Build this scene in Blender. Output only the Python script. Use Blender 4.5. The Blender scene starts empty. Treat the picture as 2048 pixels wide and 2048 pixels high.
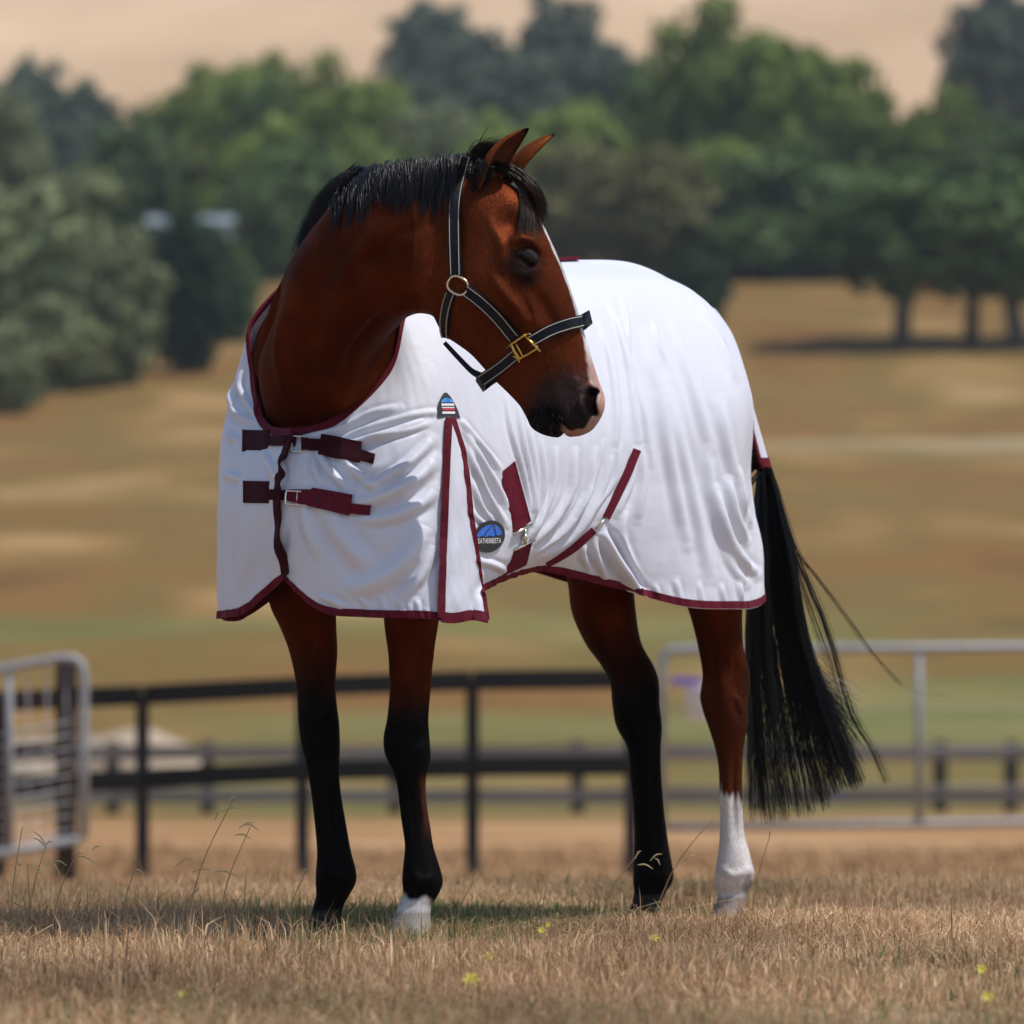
import bpy, math, random
import numpy as np
from mathutils import Vector, Matrix
from mathutils.bvhtree import BVHTree

random.seed(7)
rng = np.random.default_rng(7)
scene = bpy.context.scene
COL = scene.collection
R = math.radians

# ------------------------------------------------------------------ camera, sky, sun, exposure
CAM_Y, CAM_H, FPX, HOR = -15.0, 0.70, 12600.0, 1262.0     # telephoto, pixel units of a 2048 frame
cam_d = bpy.data.cameras.new("camera")
cam = bpy.data.objects.new("camera", cam_d)
COL.objects.link(cam)
cam.location = (0, CAM_Y, CAM_H)
cam.rotation_euler = (R(90), 0, 0)
cam_d.sensor_width = 36.0
cam_d.lens = 36.0 * FPX / 2048.0
cam_d.shift_y = (HOR - 1024.0) / 2048.0
cam_d.clip_start, cam_d.clip_end = 0.5, 6000.0
cam_d.dof.use_dof = True
cam_d.dof.focus_distance = 14.12
cam_d.dof.aperture_fstop = (cam_d.lens / 1000.0) / 0.046
scene.camera = cam

SUN = Vector((0.42, -0.13, 0.89)).normalized()             # towards the sun
world = bpy.data.worlds.new("World")
scene.world = world
world.use_nodes = True
wn = world.node_tree.nodes
sky = wn.new("ShaderNodeTexSky")
sky.sky_type = 'NISHITA'
sky.sun_disc = False
sky.sun_elevation = math.asin(SUN.z)
sky.sun_rotation = math.atan2(SUN.x, SUN.y)
sky.air_density, sky.dust_density = 1.0, 1.2
world.node_tree.links.new(sky.outputs[0], wn["Background"].inputs[0])
wn["Background"].inputs[1].default_value = 0.15
sun_d = bpy.data.lights.new("sun", 'SUN')
sun_d.energy = 4.1
sun_d.angle = R(0.5)
sun_d.color = (1.0, 0.965, 0.91)
sun_o = bpy.data.objects.new("sun", sun_d)
sun_o.rotation_euler = (-SUN).to_track_quat('-Z', 'Y').to_euler()
sun_o.location = (8, -5, 15)
COL.objects.link(sun_o)
scene.view_settings.view_transform = 'Standard'
scene.view_settings.look = 'None'
scene.view_settings.exposure = 0.0
scene.view_settings.gamma = 1.0
scene.render.engine = 'CYCLES'
scene.cycles.use_denoising = True
scene.cycles.max_bounces = 4
scene.cycles.volume_bounces = 0
scene.cycles.use_adaptive_sampling = True
scene.cycles.adaptive_threshold = 0.02
scene.cycles.transparent_max_bounces = 8

# ------------------------------------------------------------------ helpers
def P(px, py, y):
    """world point at world depth y that falls on pixel (px, py) of the 2048 frame"""
    k = (y - CAM_Y) / FPX
    return np.array([(px - 1024.0) * k, y, CAM_H + (HOR - py) * k])

def proj(V):
    V = np.asarray(V, float)
    s = FPX / (V[..., 1] - CAM_Y)
    return np.stack([1024.0 + V[..., 0] * s, HOR - (V[..., 2] - CAM_H) * s], -1)

def link(o, parent=None):
    COL.objects.link(o)
    if parent is not None:
        o.parent = parent
    return o

def mesh_obj(name, V, F, mat=None, parent=None, smooth=True, loc=None, colors=None):
    """one mesh object; V given in world space, or relative to loc/parent origin"""
    V = np.asarray(V, np.float64)
    me = bpy.data.meshes.new(name)
    if isinstance(F, np.ndarray):
        n, k = F.shape
        me.vertices.add(len(V)); me.vertices.foreach_set("co", V.ravel())
        me.loops.add(n * k); me.loops.foreach_set("vertex_index", F.astype(np.int32).ravel())
        me.polygons.add(n)
        me.polygons.foreach_set("loop_start", np.arange(0, n * k, k, dtype=np.int32))
        me.polygons.foreach_set("loop_total", np.full(n, k, np.int32))
        me.update(calc_edges=True)
    else:
        me.from_pydata([tuple(v) for v in V], [], [tuple(int(i) for i in f) for f in F])
    if smooth:
        me.polygons.foreach_set("use_smooth", np.ones(len(me.polygons), bool))
    if colors is not None:
        a = me.color_attributes.new("Col", 'FLOAT_COLOR', 'POINT')
        c = np.ones((len(V), 4)); c[:, :3] = colors
        a.data.foreach_set("color", c.ravel())
    if mat is not None:
        me.materials.append(mat)
    o = bpy.data.objects.new(name, me)
    if loc is not None:
        o.location = loc
    return link(o, parent)

def empty(name, loc=(0, 0, 0), label=None, cat=None, group=None, rotz=0.0):
    o = bpy.data.objects.new(name, None)
    o.empty_display_size = 0.1
    o.location = loc
    o.rotation_euler = (0, 0, rotz)
    link(o)
    return tag(o, label, cat, group)

def tag(o, label=None, cat=None, group=None, kind=None):
    if label: o["label"] = label
    if cat: o["category"] = cat
    if group: o["group"] = group
    if kind: o["kind"] = kind
    return o

class MB:
    """collects simple shapes into one mesh"""
    def __init__(s): s.V, s.F = [], []
    def add(s, V, F):
        b = len(s.V)
        s.V += [tuple(map(float, v)) for v in V]
        s.F += [tuple(int(i) + b for i in f) for f in F]
    def box(s, c, size, rot=None, bev=0.0):
        x, y, z = [d / 2 for d in size]
        if bev <= 0:
            v = np.array([[i * x, j * y, k * z] for i in (-1, 1) for j in (-1, 1) for k in (-1, 1)])
            f = [(0, 1, 3, 2), (4, 6, 7, 5), (0, 4, 5, 1), (2, 3, 7, 6), (0, 2, 6, 4), (1, 5, 7, 3)]
        else:
            b = bev
            prof = [(-x + b, -y), (x - b, -y), (x, -y + b), (x, y - b), (x - b, y), (-x + b, y), (-x, y - b), (-x, -y + b)]
            inn = [(p[0] * (x - b) / x, p[1] * (y - b) / y) for p in prof]
            v = [(p[0], p[1], -z) for p in inn] + [(p[0], p[1], -z + b) for p in prof] + [(p[0], p[1], z - b) for p in prof] + [(p[0], p[1], z) for p in inn]
            v = np.array(v)
            f = [tuple(range(7, -1, -1)), tuple(range(24, 32))]
            for r in range(3):
                for i in range(8):
                    j = (i + 1) % 8
                    f.append((r * 8 + i, r * 8 + j, r * 8 + 8 + j, r * 8 + 8 + i))
        if rot is not None:
            v = v @ np.array(rot).T
        s.add(v + np.array(c), f)
    def tube(s, pts, rad, n=8, closed=False, caps=True):
        pts = np.array(pts, float)
        m = len(pts)
        rad = np.broadcast_to(np.array(rad, float), (m,))
        if closed:
            T = np.roll(pts, -1, 0) - np.roll(pts, 1, 0)
        else:
            T = np.gradient(pts, axis=0)
        T /= np.linalg.norm(T, axis=1)[:, None] + 1e-12
        a = np.array([0, 0, 1.0]) if abs(T[0][2]) < 0.9 else np.array([1.0, 0, 0])
        N = np.cross(T[0], a); N /= np.linalg.norm(N)
        V = []
        for i in range(m):
            N = N - T[i] * np.dot(N, T[i]); N /= np.linalg.norm(N)
            B = np.cross(T[i], N)
            for k in range(n):
                t = 2 * math.pi * k / n
                V.append(pts[i] + rad[i] * (math.cos(t) * N + math.sin(t) * B))
        F = []
        for i in range(m if closed else m - 1):
            i2 = (i + 1) % m
            for k in range(n):
                k2 = (k + 1) % n
                F.append((i * n + k, i * n + k2, i2 * n + k2, i2 * n + k))
        if not closed and caps:
            F.append(tuple(range(n - 1, -1, -1)))
            F.append(tuple((m - 1) * n + k for k in range(n)))
        s.add(V, F)
    def build(s, name, mat, parent=None, smooth=False, loc=None, origin=None):
        V = np.array(s.V)
        if origin is not None:
            V = V - np.array(origin)
        return mesh_obj(name, V, s.F, mat, parent, smooth, loc)

def crom(A, m, closed=False):
    """Catmull-Rom resample of control array A (k, ...) to m samples"""
    A = np.asarray(A, float)
    k = len(A)
    t = np.linspace(0, k - 1, m)
    i = np.minimum(t.astype(int), k - 2)
    f = (t - i).reshape((-1,) + (1,) * (A.ndim - 1))
    E = np.concatenate([2 * A[:1] - A[1:2], A, 2 * A[-1:] - A[-2:-1]])
    p0, p1, p2, p3 = E[i], E[i + 1], E[i + 2], E[i + 3]
    return 0.5 * ((2 * p1) + (-p0 + p2) * f + (2 * p0 - 5 * p1 + 4 * p2 - p3) * f ** 2 + (-p0 + 3 * p1 - 3 * p2 + p3) * f ** 3)

def grid_faces(m, n, wrap=False):
    i = np.arange(m - 1)[:, None]
    j = np.arange(n if wrap else n - 1)[None, :]
    j2 = (j + 1) % n
    a = i * n + j; b = i * n + j2; c = (i + 1) * n + j2; d = (i + 1) * n + j
    return np.stack([a + 0 * b, b, c, d], -1).reshape(-1, 4)

def loft(rings):
    rings = np.asarray(rings)
    m, n, _ = rings.shape
    V = rings.reshape(-1, 3)
    F = [tuple(f) for f in grid_faces(m, n, True)]
    F.append(tuple(range(n - 1, -1, -1)))
    F.append(tuple((m - 1) * n + k for k in range(n)))
    return V, F

def snoise(x, y, seed=0, oct=4, f=1.0):
    """cheap smooth pseudo noise in about -1..1"""
    r = np.random.default_rng(1000 + seed)
    out = np.zeros(np.broadcast(x, y).shape); amp = 1.0; tot = 0
    for o in range(oct):
        for _ in range(4):
            a = r.uniform(0, 2 * math.pi); k = f * r.uniform(0.7, 1.4)
            out = out + amp * np.sin(k * (x * math.cos(a) + y * math.sin(a)) + r.uniform(0, 6.28)) / 2.0
        tot += amp; amp *= 0.55; f *= 2.1
    return out / tot

# ------------------------------------------------------------------ materials
def principled(name):
    m = bpy.data.materials.new(name)
    m.use_nodes = True
    return m, m.node_tree.nodes, m.node_tree.links, m.node_tree.nodes["Principled BSDF"]

def mat_noise(name, c1, c2, rough=0.7, scale=20.0, bump=0.0, bscale=None, metal=0.0, spec=0.5, stretch=(1, 1, 1), obj=True, sheen=0.0, detail=4.0, rnd=0.0, trans=0.0):
    m, N, L, b = principled(name)
    tc = N.new("ShaderNodeTexCoord")
    mp = N.new("ShaderNodeMapping"); mp.inputs['Scale'].default_value = stretch
    L.new(tc.outputs['Object' if obj else 'Generated'], mp.inputs[0])
    nz = N.new("ShaderNodeTexNoise"); nz.inputs['Scale'].default_value = scale; nz.inputs['Detail'].default_value = detail
    L.new(mp.outputs[0], nz.inputs['Vector'])
    rp = N.new("ShaderNodeValToRGB")
    rp.color_ramp.elements[0].position = 0.3; rp.color_ramp.elements[1].position = 0.7
    rp.color_ramp.elements[0].color = (*c1, 1); rp.color_ramp.elements[1].color = (*c2, 1)
    L.new(nz.outputs[0], rp.inputs[0])
    out = rp.outputs[0]
    if rnd > 0:
        oi = N.new("ShaderNodeObjectInfo")
        mr = N.new("ShaderNodeMapRange"); mr.inputs[3].default_value = 1 - rnd; mr.inputs[4].default_value = 1 + rnd
        L.new(oi.outputs['Random'], mr.inputs[0])
        mx = N.new("ShaderNodeVectorMath"); mx.operation = 'SCALE'
        L.new(out, mx.inputs[0]); L.new(mr.outputs[0], mx.inputs['Scale'])
        out = mx.outputs[0]
    L.new(out, b.inputs['Base Color'])
    b.inputs['Roughness'].default_value = rough
    b.inputs['Metallic'].default_value = metal
    b.inputs['Specular IOR Level'].default_value = spec
    if sheen: b.inputs['Sheen Weight'].default_value = sheen
    if bump:
        n2 = N.new("ShaderNodeTexNoise"); n2.inputs['Scale'].default_value = bscale or scale * 3; n2.inputs['Detail'].default_value = 4
        L.new(mp.outputs[0], n2.inputs['Vector'])
        bp = N.new("ShaderNodeBump"); bp.inputs['Strength'].default_value = bump; bp.inputs['Distance'].default_value = 0.01
        L.new(n2.outputs[0], bp.inputs['Height'])
        L.new(bp.outputs[0], b.inputs['Normal'])
    if trans > 0:
        tr = N.new("ShaderNodeBsdfTranslucent"); L.new(out, tr.inputs[0])
        mxs = N.new("ShaderNodeMixShader"); mxs.inputs[0].default_value = trans
        L.new(b.outputs[0], mxs.inputs[1]); L.new(tr.outputs[0], mxs.inputs[2])
        L.new(mxs.outputs[0], N["Material Output"].inputs[0])
    return m

def mat_attr(name, rough=0.6, spec=0.5, noise=0.0, nscale=60.0, bump=0.0, bscale=300.0, stretch=(1, 1, 1), trans=0.0, sheen=0.0, coat=0.0):
    """colour from the per-vertex attribute Col, varied by noise"""
    m, N, L, b = principled(name)
    at = N.new("ShaderNodeAttribute"); at.attribute_name = "Col"
    out = at.outputs['Color']
    tc = N.new("ShaderNodeTexCoord")
    mp = N.new("ShaderNodeMapping"); mp.inputs['Scale'].default_value = stretch
    L.new(tc.outputs['Object'], mp.inputs[0])
    if noise:
        nz = N.new("ShaderNodeTexNoise"); nz.inputs['Scale'].default_value = nscale; nz.inputs['Detail'].default_value = 5
        L.new(mp.outputs[0], nz.inputs['Vector'])
        mr = N.new("ShaderNodeMapRange"); mr.inputs[1].default_value = 0.25; mr.inputs[2].default_value = 0.75
        mr.inputs[3].default_value = 1 - noise; mr.inputs[4].default_value = 1 + noise
        L.new(nz.outputs[0], mr.inputs[0])
        sc = N.new("ShaderNodeVectorMath"); sc.operation = 'SCALE'
        L.new(out, sc.inputs[0]); L.new(mr.outputs[0], sc.inputs['Scale'])
        out = sc.outputs[0]
    L.new(out, b.inputs['Base Color'])
    b.inputs['Roughness'].default_value = rough
    b.inputs['Specular IOR Level'].default_value = spec
    if sheen: b.inputs['Sheen Weight'].default_value = sheen
    if coat:
        b.inputs['Coat Weight'].default_value = coat; b.inputs['Coat Roughness'].default_value = 0.35
    if bump:
        n2 = N.new("ShaderNodeTexNoise"); n2.inputs['Scale'].default_value = bscale; n2.inputs['Detail'].default_value = 3
        L.new(mp.outputs[0], n2.inputs['Vector'])
        bp = N.new("ShaderNodeBump"); bp.inputs['Strength'].default_value = bump; bp.inputs['Distance'].default_value = 0.004
        L.new(n2.outputs[0], bp.inputs['Height']); L.new(bp.outputs[0], b.inputs['Normal'])
    if trans > 0:
        tr = N.new("ShaderNodeBsdfTranslucent"); L.new(out, tr.inputs[0])
        mxs = N.new("ShaderNodeMixShader"); mxs.inputs[0].default_value = trans
        L.new(b.outputs[0], mxs.inputs[1]); L.new(tr.outputs[0], mxs.inputs[2])
        L.new(mxs.outputs[0], N["Material Output"].inputs[0])
    return m

M = {}
M['bark'] = mat_noise("bark", (0.045, 0.035, 0.028), (0.11, 0.09, 0.07), 0.9, 3, 0.4, stretch=(1, 1, 0.3))
M['rail_dark'] = mat_noise("dark_rail_paint", (0.008, 0.008, 0.009), (0.02, 0.018, 0.017), 0.8, 6, 0.3, stretch=(0.3, 3, 3), rnd=0.2, spec=0.15)
M['post_dark'] = mat_noise("dark_post_timber", (0.025, 0.022, 0.022), (0.055, 0.05, 0.05), 0.85, 8, 0.4, stretch=(3, 3, 0.4), rnd=0.2, spec=0.15)
M['post_brown'] = mat_noise("brown_gate_post", (0.022, 0.013, 0.010), (0.05, 0.03, 0.024), 0.85, 8, 0.5, stretch=(3, 3, 0.4), rnd=0.2, spec=0.15)
M['rail_grey'] = mat_noise("weathered_grey_rail", (0.10, 0.085, 0.08), (0.19, 0.165, 0.155), 0.9, 5, 0.4, stretch=(0.3, 3, 3), rnd=0.15)
M['galv'] = mat_noise("galvanised_steel", (0.20, 0.205, 0.215), (0.31, 0.315, 0.33), 0.55, 25, 0.05, metal=0.2, spec=0.3, rnd=0.08)
M['wire'] = mat_noise("galvanised_wire", (0.25, 0.25, 0.26), (0.40, 0.40, 0.41), 0.5, 25, metal=0.4)
M['plastic_white'] = mat_noise("white_plastic", (0.62, 0.64, 0.66), (0.72, 0.73, 0.75), 0.45, 10)
M['plastic_purple'] = mat_noise("purple_plastic", (0.12, 0.07, 0.35), (0.17, 0.10, 0.45), 0.5, 10)
M['shed'] = mat_noise("pale_shed_steel", (0.19, 0.235, 0.25), (0.26, 0.30, 0.32), 0.7, 2)
M['shed_roof'] = mat_noise("shed_roof_steel", (0.16, 0.20, 0.21), (0.22, 0.26, 0.27), 0.7, 2)
M['sand'] = mat_noise("pale_sand", (0.30, 0.225, 0.15), (0.42, 0.33, 0.24), 0.95, 1.5, 0.5, bscale=6)
M['grass'] = mat_attr("dry_grass_blades", 0.75, 0.25, trans=0.28)

def leaf_mat(name, c1, c2):
    return mat_noise(name, c1, c2, 0.65, 0.6, spec=0.25, trans=0.25, rnd=0.18)
M['gum'] = leaf_mat("gum_leaves", (0.14, 0.17, 0.075), (0.30, 0.33, 0.165))
M['green'] = leaf_mat("green_leaves", (0.10, 0.155, 0.025), (0.26, 0.31, 0.065))
M['dark'] = leaf_mat("dark_leaves", (0.055, 0.10, 0.03), (0.13, 0.19, 0.05))
M['evergreen'] = leaf_mat("evergreen_leaves", (0.015, 0.035, 0.013), (0.04, 0.075, 0.025))
M['blue'] = leaf_mat("haze_blue_leaves", (0.06, 0.09, 0.07), (0.13, 0.17, 0.11))  # far trees: blue of the hazy distance put into the leaf colour
M['brown'] = leaf_mat("olive_brown_leaves", (0.12, 0.12, 0.04), (0.24, 0.22, 0.08))

# ------------------------------------------------------------------ terrain
TD = np.array([-60, 0, 16.5, 24, 32, 40, 55, 72, 85, 100, 125, 150, 200, 260, 330, 450, 600, 1000, 1500, 2600.])
TZ = np.array([0.2, 0, 0, -.33, -.62, -.86, -1.25, -1.48, -.75, 0.75, 2.6, 4.4, 8.1, 14.7, 23.5, 44, 66, 118, 175, 300.])
_tt = np.linspace(-60, 2600, 5321)
_zz = np.interp(_tt, TD, TZ)
for _ in range(6):
    _k = np.clip((np.abs(_tt - 20)) / 12, 1, 24).astype(int)
    _c = np.concatenate([[0], np.cumsum(_zz)])
    _lo = np.clip(np.arange(len(_tt)) - _k, 0, len(_tt) - 1); _hi = np.clip(np.arange(len(_tt)) + _k + 1, 1, len(_tt))
    _zz = (_c[_hi] - _c[_lo]) / (_hi - _lo)
def terr(x, y):
    d = np.asarray(y, float) - CAM_Y
    x = np.asarray(x, float)
    z = np.interp(d, _tt, _zz)
    far = np.clip((d - 60) / 200, 0, 1)
    z = z + far * 0.8 * snoise(x * 0.035, d * 0.03, 3, 3) + far * .02 * x * np.sin(d * .03)
    z = z + np.clip((d - 350) / 500, 0, 1) * 10 * snoise(x * 0.004, d * 0.004, 5, 2) * np.clip(d / 1200, 0, 1)
    near = 1 - np.clip((d - 30) / 30, 0, 1)
    return z + near * 0.012 * snoise(x * 1.3, d * 1.3, 9, 2)

def mat_ground():
    m, N, L, b = principled("dry_paddock_ground")
    ge = N.new("ShaderNodeNewGeometry")
    sp = N.new("ShaderNodeSeparateXYZ"); L.new(ge.outputs['Position'], sp.inputs[0])
    def noise(scale, stretch=(1, 1, 1), detail=5):
        mp = N.new("ShaderNodeMapping"); mp.inputs['Scale'].default_value = stretch
        L.new(ge.outputs['Position'], mp.inputs[0])
        n = N.new("ShaderNodeTexNoise"); n.inputs['Scale'].default_value = scale; n.inputs['Detail'].default_value = detail
        L.new(mp.outputs[0], n.inputs['Vector'])
        return n.outputs[0]
    def ramp(src, stops):
        r = N.new("ShaderNodeValToRGB")
        e = r.color_ramp.elements
        e[0].position, e[0].color = stops[0][0], (*stops[0][1], 1)
        e[1].position, e[1].color = stops[-1][0], (*stops[-1][1], 1)
        for p, c in stops[1:-1]:
            q = e.new(p); q.color = (*c, 1)
        L.new(src, r.inputs[0]); return r.outputs[0]
    def mix(f, a, c):
        x = N.new("ShaderNodeMix"); x.data_type = 'RGBA'
        L.new(f, x.inputs[0]); L.new(a, x.inputs[6]); L.new(c, x.inputs[7]); return x.outputs[2]
    def band(lo, hi, soft, wob):
        """1 between world y = lo and hi, wobbling edges"""
        nz = noise(0.05, (1, 0.6, 0))
        ad = N.new("ShaderNodeMath"); ad.operation = 'MULTIPLY_ADD'; ad.inputs[1].default_value = wob; L.new(nz, ad.inputs[0]); L.new(sp.outputs[1], ad.inputs[2])
        a = N.new("ShaderNodeMapRange"); a.interpolation_type = 'SMOOTHSTEP'
        a.inputs[1].default_value = lo - soft + wob / 2; a.inputs[2].default_value = lo + soft + wob / 2; L.new(ad.outputs[0], a.inputs[0])
        c = N.new("ShaderNodeMapRange"); c.interpolation_type = 'SMOOTHSTEP'
        c.inputs[1].default_value = hi - soft + wob / 2; c.inputs[2].default_value = hi + soft + wob / 2; c.inputs[3].default_value = 1; c.inputs[4].default_value = 0
        L.new(ad.outputs[0], c.inputs[0])
        mu = N.new("ShaderNodeMath"); mu.operation = 'MULTIPLY'; L.new(a.outputs[0], mu.inputs[0]); L.new(c.outputs[0], mu.inputs[1])
        return mu.outputs[0]
    def times(a, c):
        mu = N.new("ShaderNodeMath"); mu.operation = 'MULTIPLY'; L.new(a, mu.inputs[0]); L.new(c, mu.inputs[1]); return mu.outputs[0]
    near = ramp(noise(9), [(0.3, (0.20, 0.135, 0.085)), (0.55, (0.34, 0.24, 0.155)), (0.75, (0.44, 0.33, 0.22))])
    paddock = ramp(noise(0.20, (0.8, 0.38, 0), 6), [(0.28, (0.115, 0.060, 0.018)), (0.40, (0.19, 0.097, 0.029)), (0.50, (0.150, 0.098, 0.028)), (0.58, (0.225, 0.130, 0.044)), (0.72, (0.37, 0.235, 0.105))])
    orange = ramp(noise(0.35, (0.5, 1, 0)), [(0.3, (0.24, 0.125, 0.052)), (0.5, (0.34, 0.19, 0.085)), (0.7, (0.44, 0.27, 0.14))])
    green = ramp(noise(0.4, (0.5, 1, 0)), [(0.3, (0.085, 0.11, 0.028)), (0.7, (0.19, 0.175, 0.065))])
    hill = ramp(noise(0.035, (0.7, 0.16, 0), 7), [(0.3, (0.34, 0.225, 0.125)), (0.5, (0.50, 0.345, 0.21)), (0.7, (0.64, 0.46, 0.295))])
    gm = ramp(noise(0.11, (0.6, 1, 0), 3), [(0.42, (0, 0, 0)), (0.64, (.9, .9, .9))])
    c = mix(band(9, 22, 7, 3), near, orange)
    c = mix(band(22, 60, 3, 6), c, orange)
    c = mix(band(57, 400, 3, 8), c, paddock)
    c = mix(times(band(56, 88, 7, 14), gm), c, green)
    gm2 = ramp(noise(0.05, (0.4, 1, 0), 3), [(0.52, (0, 0, 0)), (0.7, (0.6, 0.6, 0.6))])
    olive = ramp(noise(0.3), [(0.3, (0.13, 0.105, 0.032)), (0.7, (0.18, 0.145, 0.05))])
    c = mix(times(band(90, 260, 20, 20), gm2), c, olive)
    track = ramp(noise(0.5), [(0.3, (0.34, 0.25, 0.15)), (0.7, (0.42, 0.32, 0.20))])
    xm = N.new("ShaderNodeMapRange"); xm.interpolation_type = 'SMOOTHSTEP'; xm.inputs[1].default_value = 2.5; xm.inputs[2].default_value = 7.0; L.new(sp.outputs[0], xm.inputs[0])
    c = mix(times(times(band(154, 160, 2.0, 34), xm.outputs[0]), ramp(noise(0.06, (1, 0.2, 0), 2), [(0.3, (0.1, 0.1, 0.1)), (0.55, (0.9, 0.9, 0.9))])), c, track)
    c = mix(band(262, 9000, 25, 30), c, hill)
    L.new(c, b.inputs['Base Color'])
    b.inputs['Roughness'].default_value = 0.95
    b.inputs['Specular IOR Level'].default_value = 0.1
    bp = N.new("ShaderNodeBump"); bp.inputs['Strength'].default_value = 0.5; bp.inputs['Distance'].default_value = 0.03
    L.new(noise(14), bp.inputs['Height']); L.new(bp.outputs[0], b.inputs['Normal'])
    return m
M['ground'] = mat_ground()

ys = CAM_Y + np.concatenate([np.arange(-45, 5, 5.), np.arange(5, 24, 0.25), np.arange(24, 110, 1.0), np.arange(110, 300, 4.), np.geomspace(300, 2600, 70)])
xh = np.concatenate([np.arange(0, 5, 0.25), np.geomspace(5, 900, 55)])
xs = np.concatenate([-xh[:0:-1], xh])
GX, GY = np.meshgrid(xs, ys)
GV = np.stack([GX, GY, terr(GX, GY)], -1).reshape(-1, 3)
ground = mesh_obj("ground", GV, grid_faces(len(ys), len(xs)), M['ground'])
tag(ground, kind="structure")

# ------------------------------------------------------------------ trees
def make_crown_template(seed, n_blob, n_leaf, leaf, flat):
    r = np.random.default_rng(seed)
    # blob centres filling a rounded unit crown: radius 0.5 in x/y, z from 0 to 1
    C, S = [], []
    while len(C) < n_blob:
        p = r.uniform(-1, 1, 3)
        q = np.linalg.norm(p * np.array([1, 1, 1.0]))
        if q > 0.95 or q < 0.15: continue
        C.append(p); S.append(r.uniform(0.20, 0.40) * (1.05 - 0.35 * q))
    C = np.array(C); S = np.array(S)
    C[:, 2] = np.where(C[:, 2] < 0, C[:, 2] * flat, C[:, 2])
    b = r.choice(n_blob, n_leaf, p=S ** 2 / (S ** 2).sum())
    d = r.normal(size=(n_leaf, 3)); d /= np.linalg.norm(d, axis=1)[:, None]
    d[:, 2] = np.where(d[:, 2] < -0.25, -d[:, 2] * 0.6, d[:, 2])
    rad = S[b] * r.uniform(0.55, 1.12, n_leaf)
    c = C[b] + d * rad[:, None] * np.array([1, 1, 0.8])
    ni = n_leaf // 4                                     # inner leaves that close the crown
    pi_ = r.normal(size=(ni, 3)); pi_ *= (r.uniform(0, .72, ni) ** .5 / np.linalg.norm(pi_, axis=1))[:, None]
    c[:ni] = pi_
    nrm = d + r.normal(size=(n_leaf, 3)) * 0.45; nrm /= np.linalg.norm(nrm, axis=1)[:, None]
    t = np.cross(nrm, r.normal(size=(n_leaf, 3))); t /= np.linalg.norm(t, axis=1)[:, None]
    u = np.cross(nrm, t)
    L = leaf * r.uniform(0.6, 1.5, n_leaf)[:, None]; L[:ni] *= 1.8
    W = L * r.uniform(0.45, 0.8, n_leaf)[:, None]
    q = np.stack([c - t * L, c + u * W + nrm * L * 0.2, c + t * L, c - u * W + nrm * L * 0.2], 1)
    V = q.reshape(-1, 3) * 0.5
    V[:, 2] = (V[:, 2] + 0.5 * flat) / (0.5 + 0.5 * flat)
    F = np.arange(n_leaf * 4).reshape(-1, 4)
    return V, F

crown_me = {}
for kind, nl, lf in (('gum', 5200, 0.056), ('green', 6500, 0.056), ('dark', 6500, 0.056), ('evergreen', 6500, 0.056), ('blue', 5200, 0.058), ('brown', 5200, 0.058)):
    for v in range(2):
        V, F = make_crown_template(hash_seed := (len(crown_me) * 17 + 3), 60 if kind != 'gum' else 40, nl, lf, 0.75)
        o = mesh_obj("crown", V, F, M[kind], smooth=False)
        me = o.data
        bpy.data.objects.remove(o)
        crown_me[kind, v] = me

def trunk_mesh(h, r0, seed):
    r = np.random.default_rng(seed)
    mb = MB()
    n = 7
    z = np.linspace(-0.3, h, n)
    pts = np.stack([np.cumsum(r.normal(0, r0 * 0.25, n)), np.cumsum(r.normal(0, r0 * 0.25, n)), z], -1); pts[:, :2] -= pts[1, :2]
    mb.tube(pts, np.linspace(r0 * 1.25, r0 * 0.55, n), 9)
    for k in range(5):
        a = r.uniform(0, 6.28); l = h * r.uniform(0.4, 0.7)
        s = pts[3 + k % 3]
        e = s + np.array([math.cos(a) * l * 0.8, math.sin(a) * l * 0.8, l * 0.9])
        mid = (s + e) / 2 + np.array([math.cos(a), math.sin(a), 0]) * l * 0.08
        mb.tube([s, mid, e], [r0 * 0.5, r0 * 0.33, r0 * 0.14], 6)
    return mb

_ti = [0]
def tree(px, top, width, d, kind, label, bottom=0.12, rot=None, group=None, trunk_r=None, name="paddock_tree"):
    """tree standing on the terrain at distance d; px / top / width are the picture's pixels"""
    _ti[0] += 1
    y = CAM_Y + d
    k = d / FPX
    x = (px - 1024) * k
    gz = float(terr(x, y))
    h = CAM_H + (HOR - top) * k - gz
    w = width * k * 1.30
    root = empty(name, (x, y, gz), label, "tree", group or "trees on the hillside behind the horse")
    tr = trunk_mesh(h * 0.62, trunk_r or max(0.16, w * 0.028), _ti[0]).build("trunk", M['bark'], root, True)
    c = bpy.data.objects.new("crown", crown_me[kind, _ti[0] % 2])
    c.location = (0, 0, h * bottom)
    c.scale = (w, w * 0.9, h * (1 - bottom))
    c.rotation_euler = (0, 0, rot if rot is not None else (_ti[0] * 2.399) % 6.283)
    link(c, root)
    return root

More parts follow.
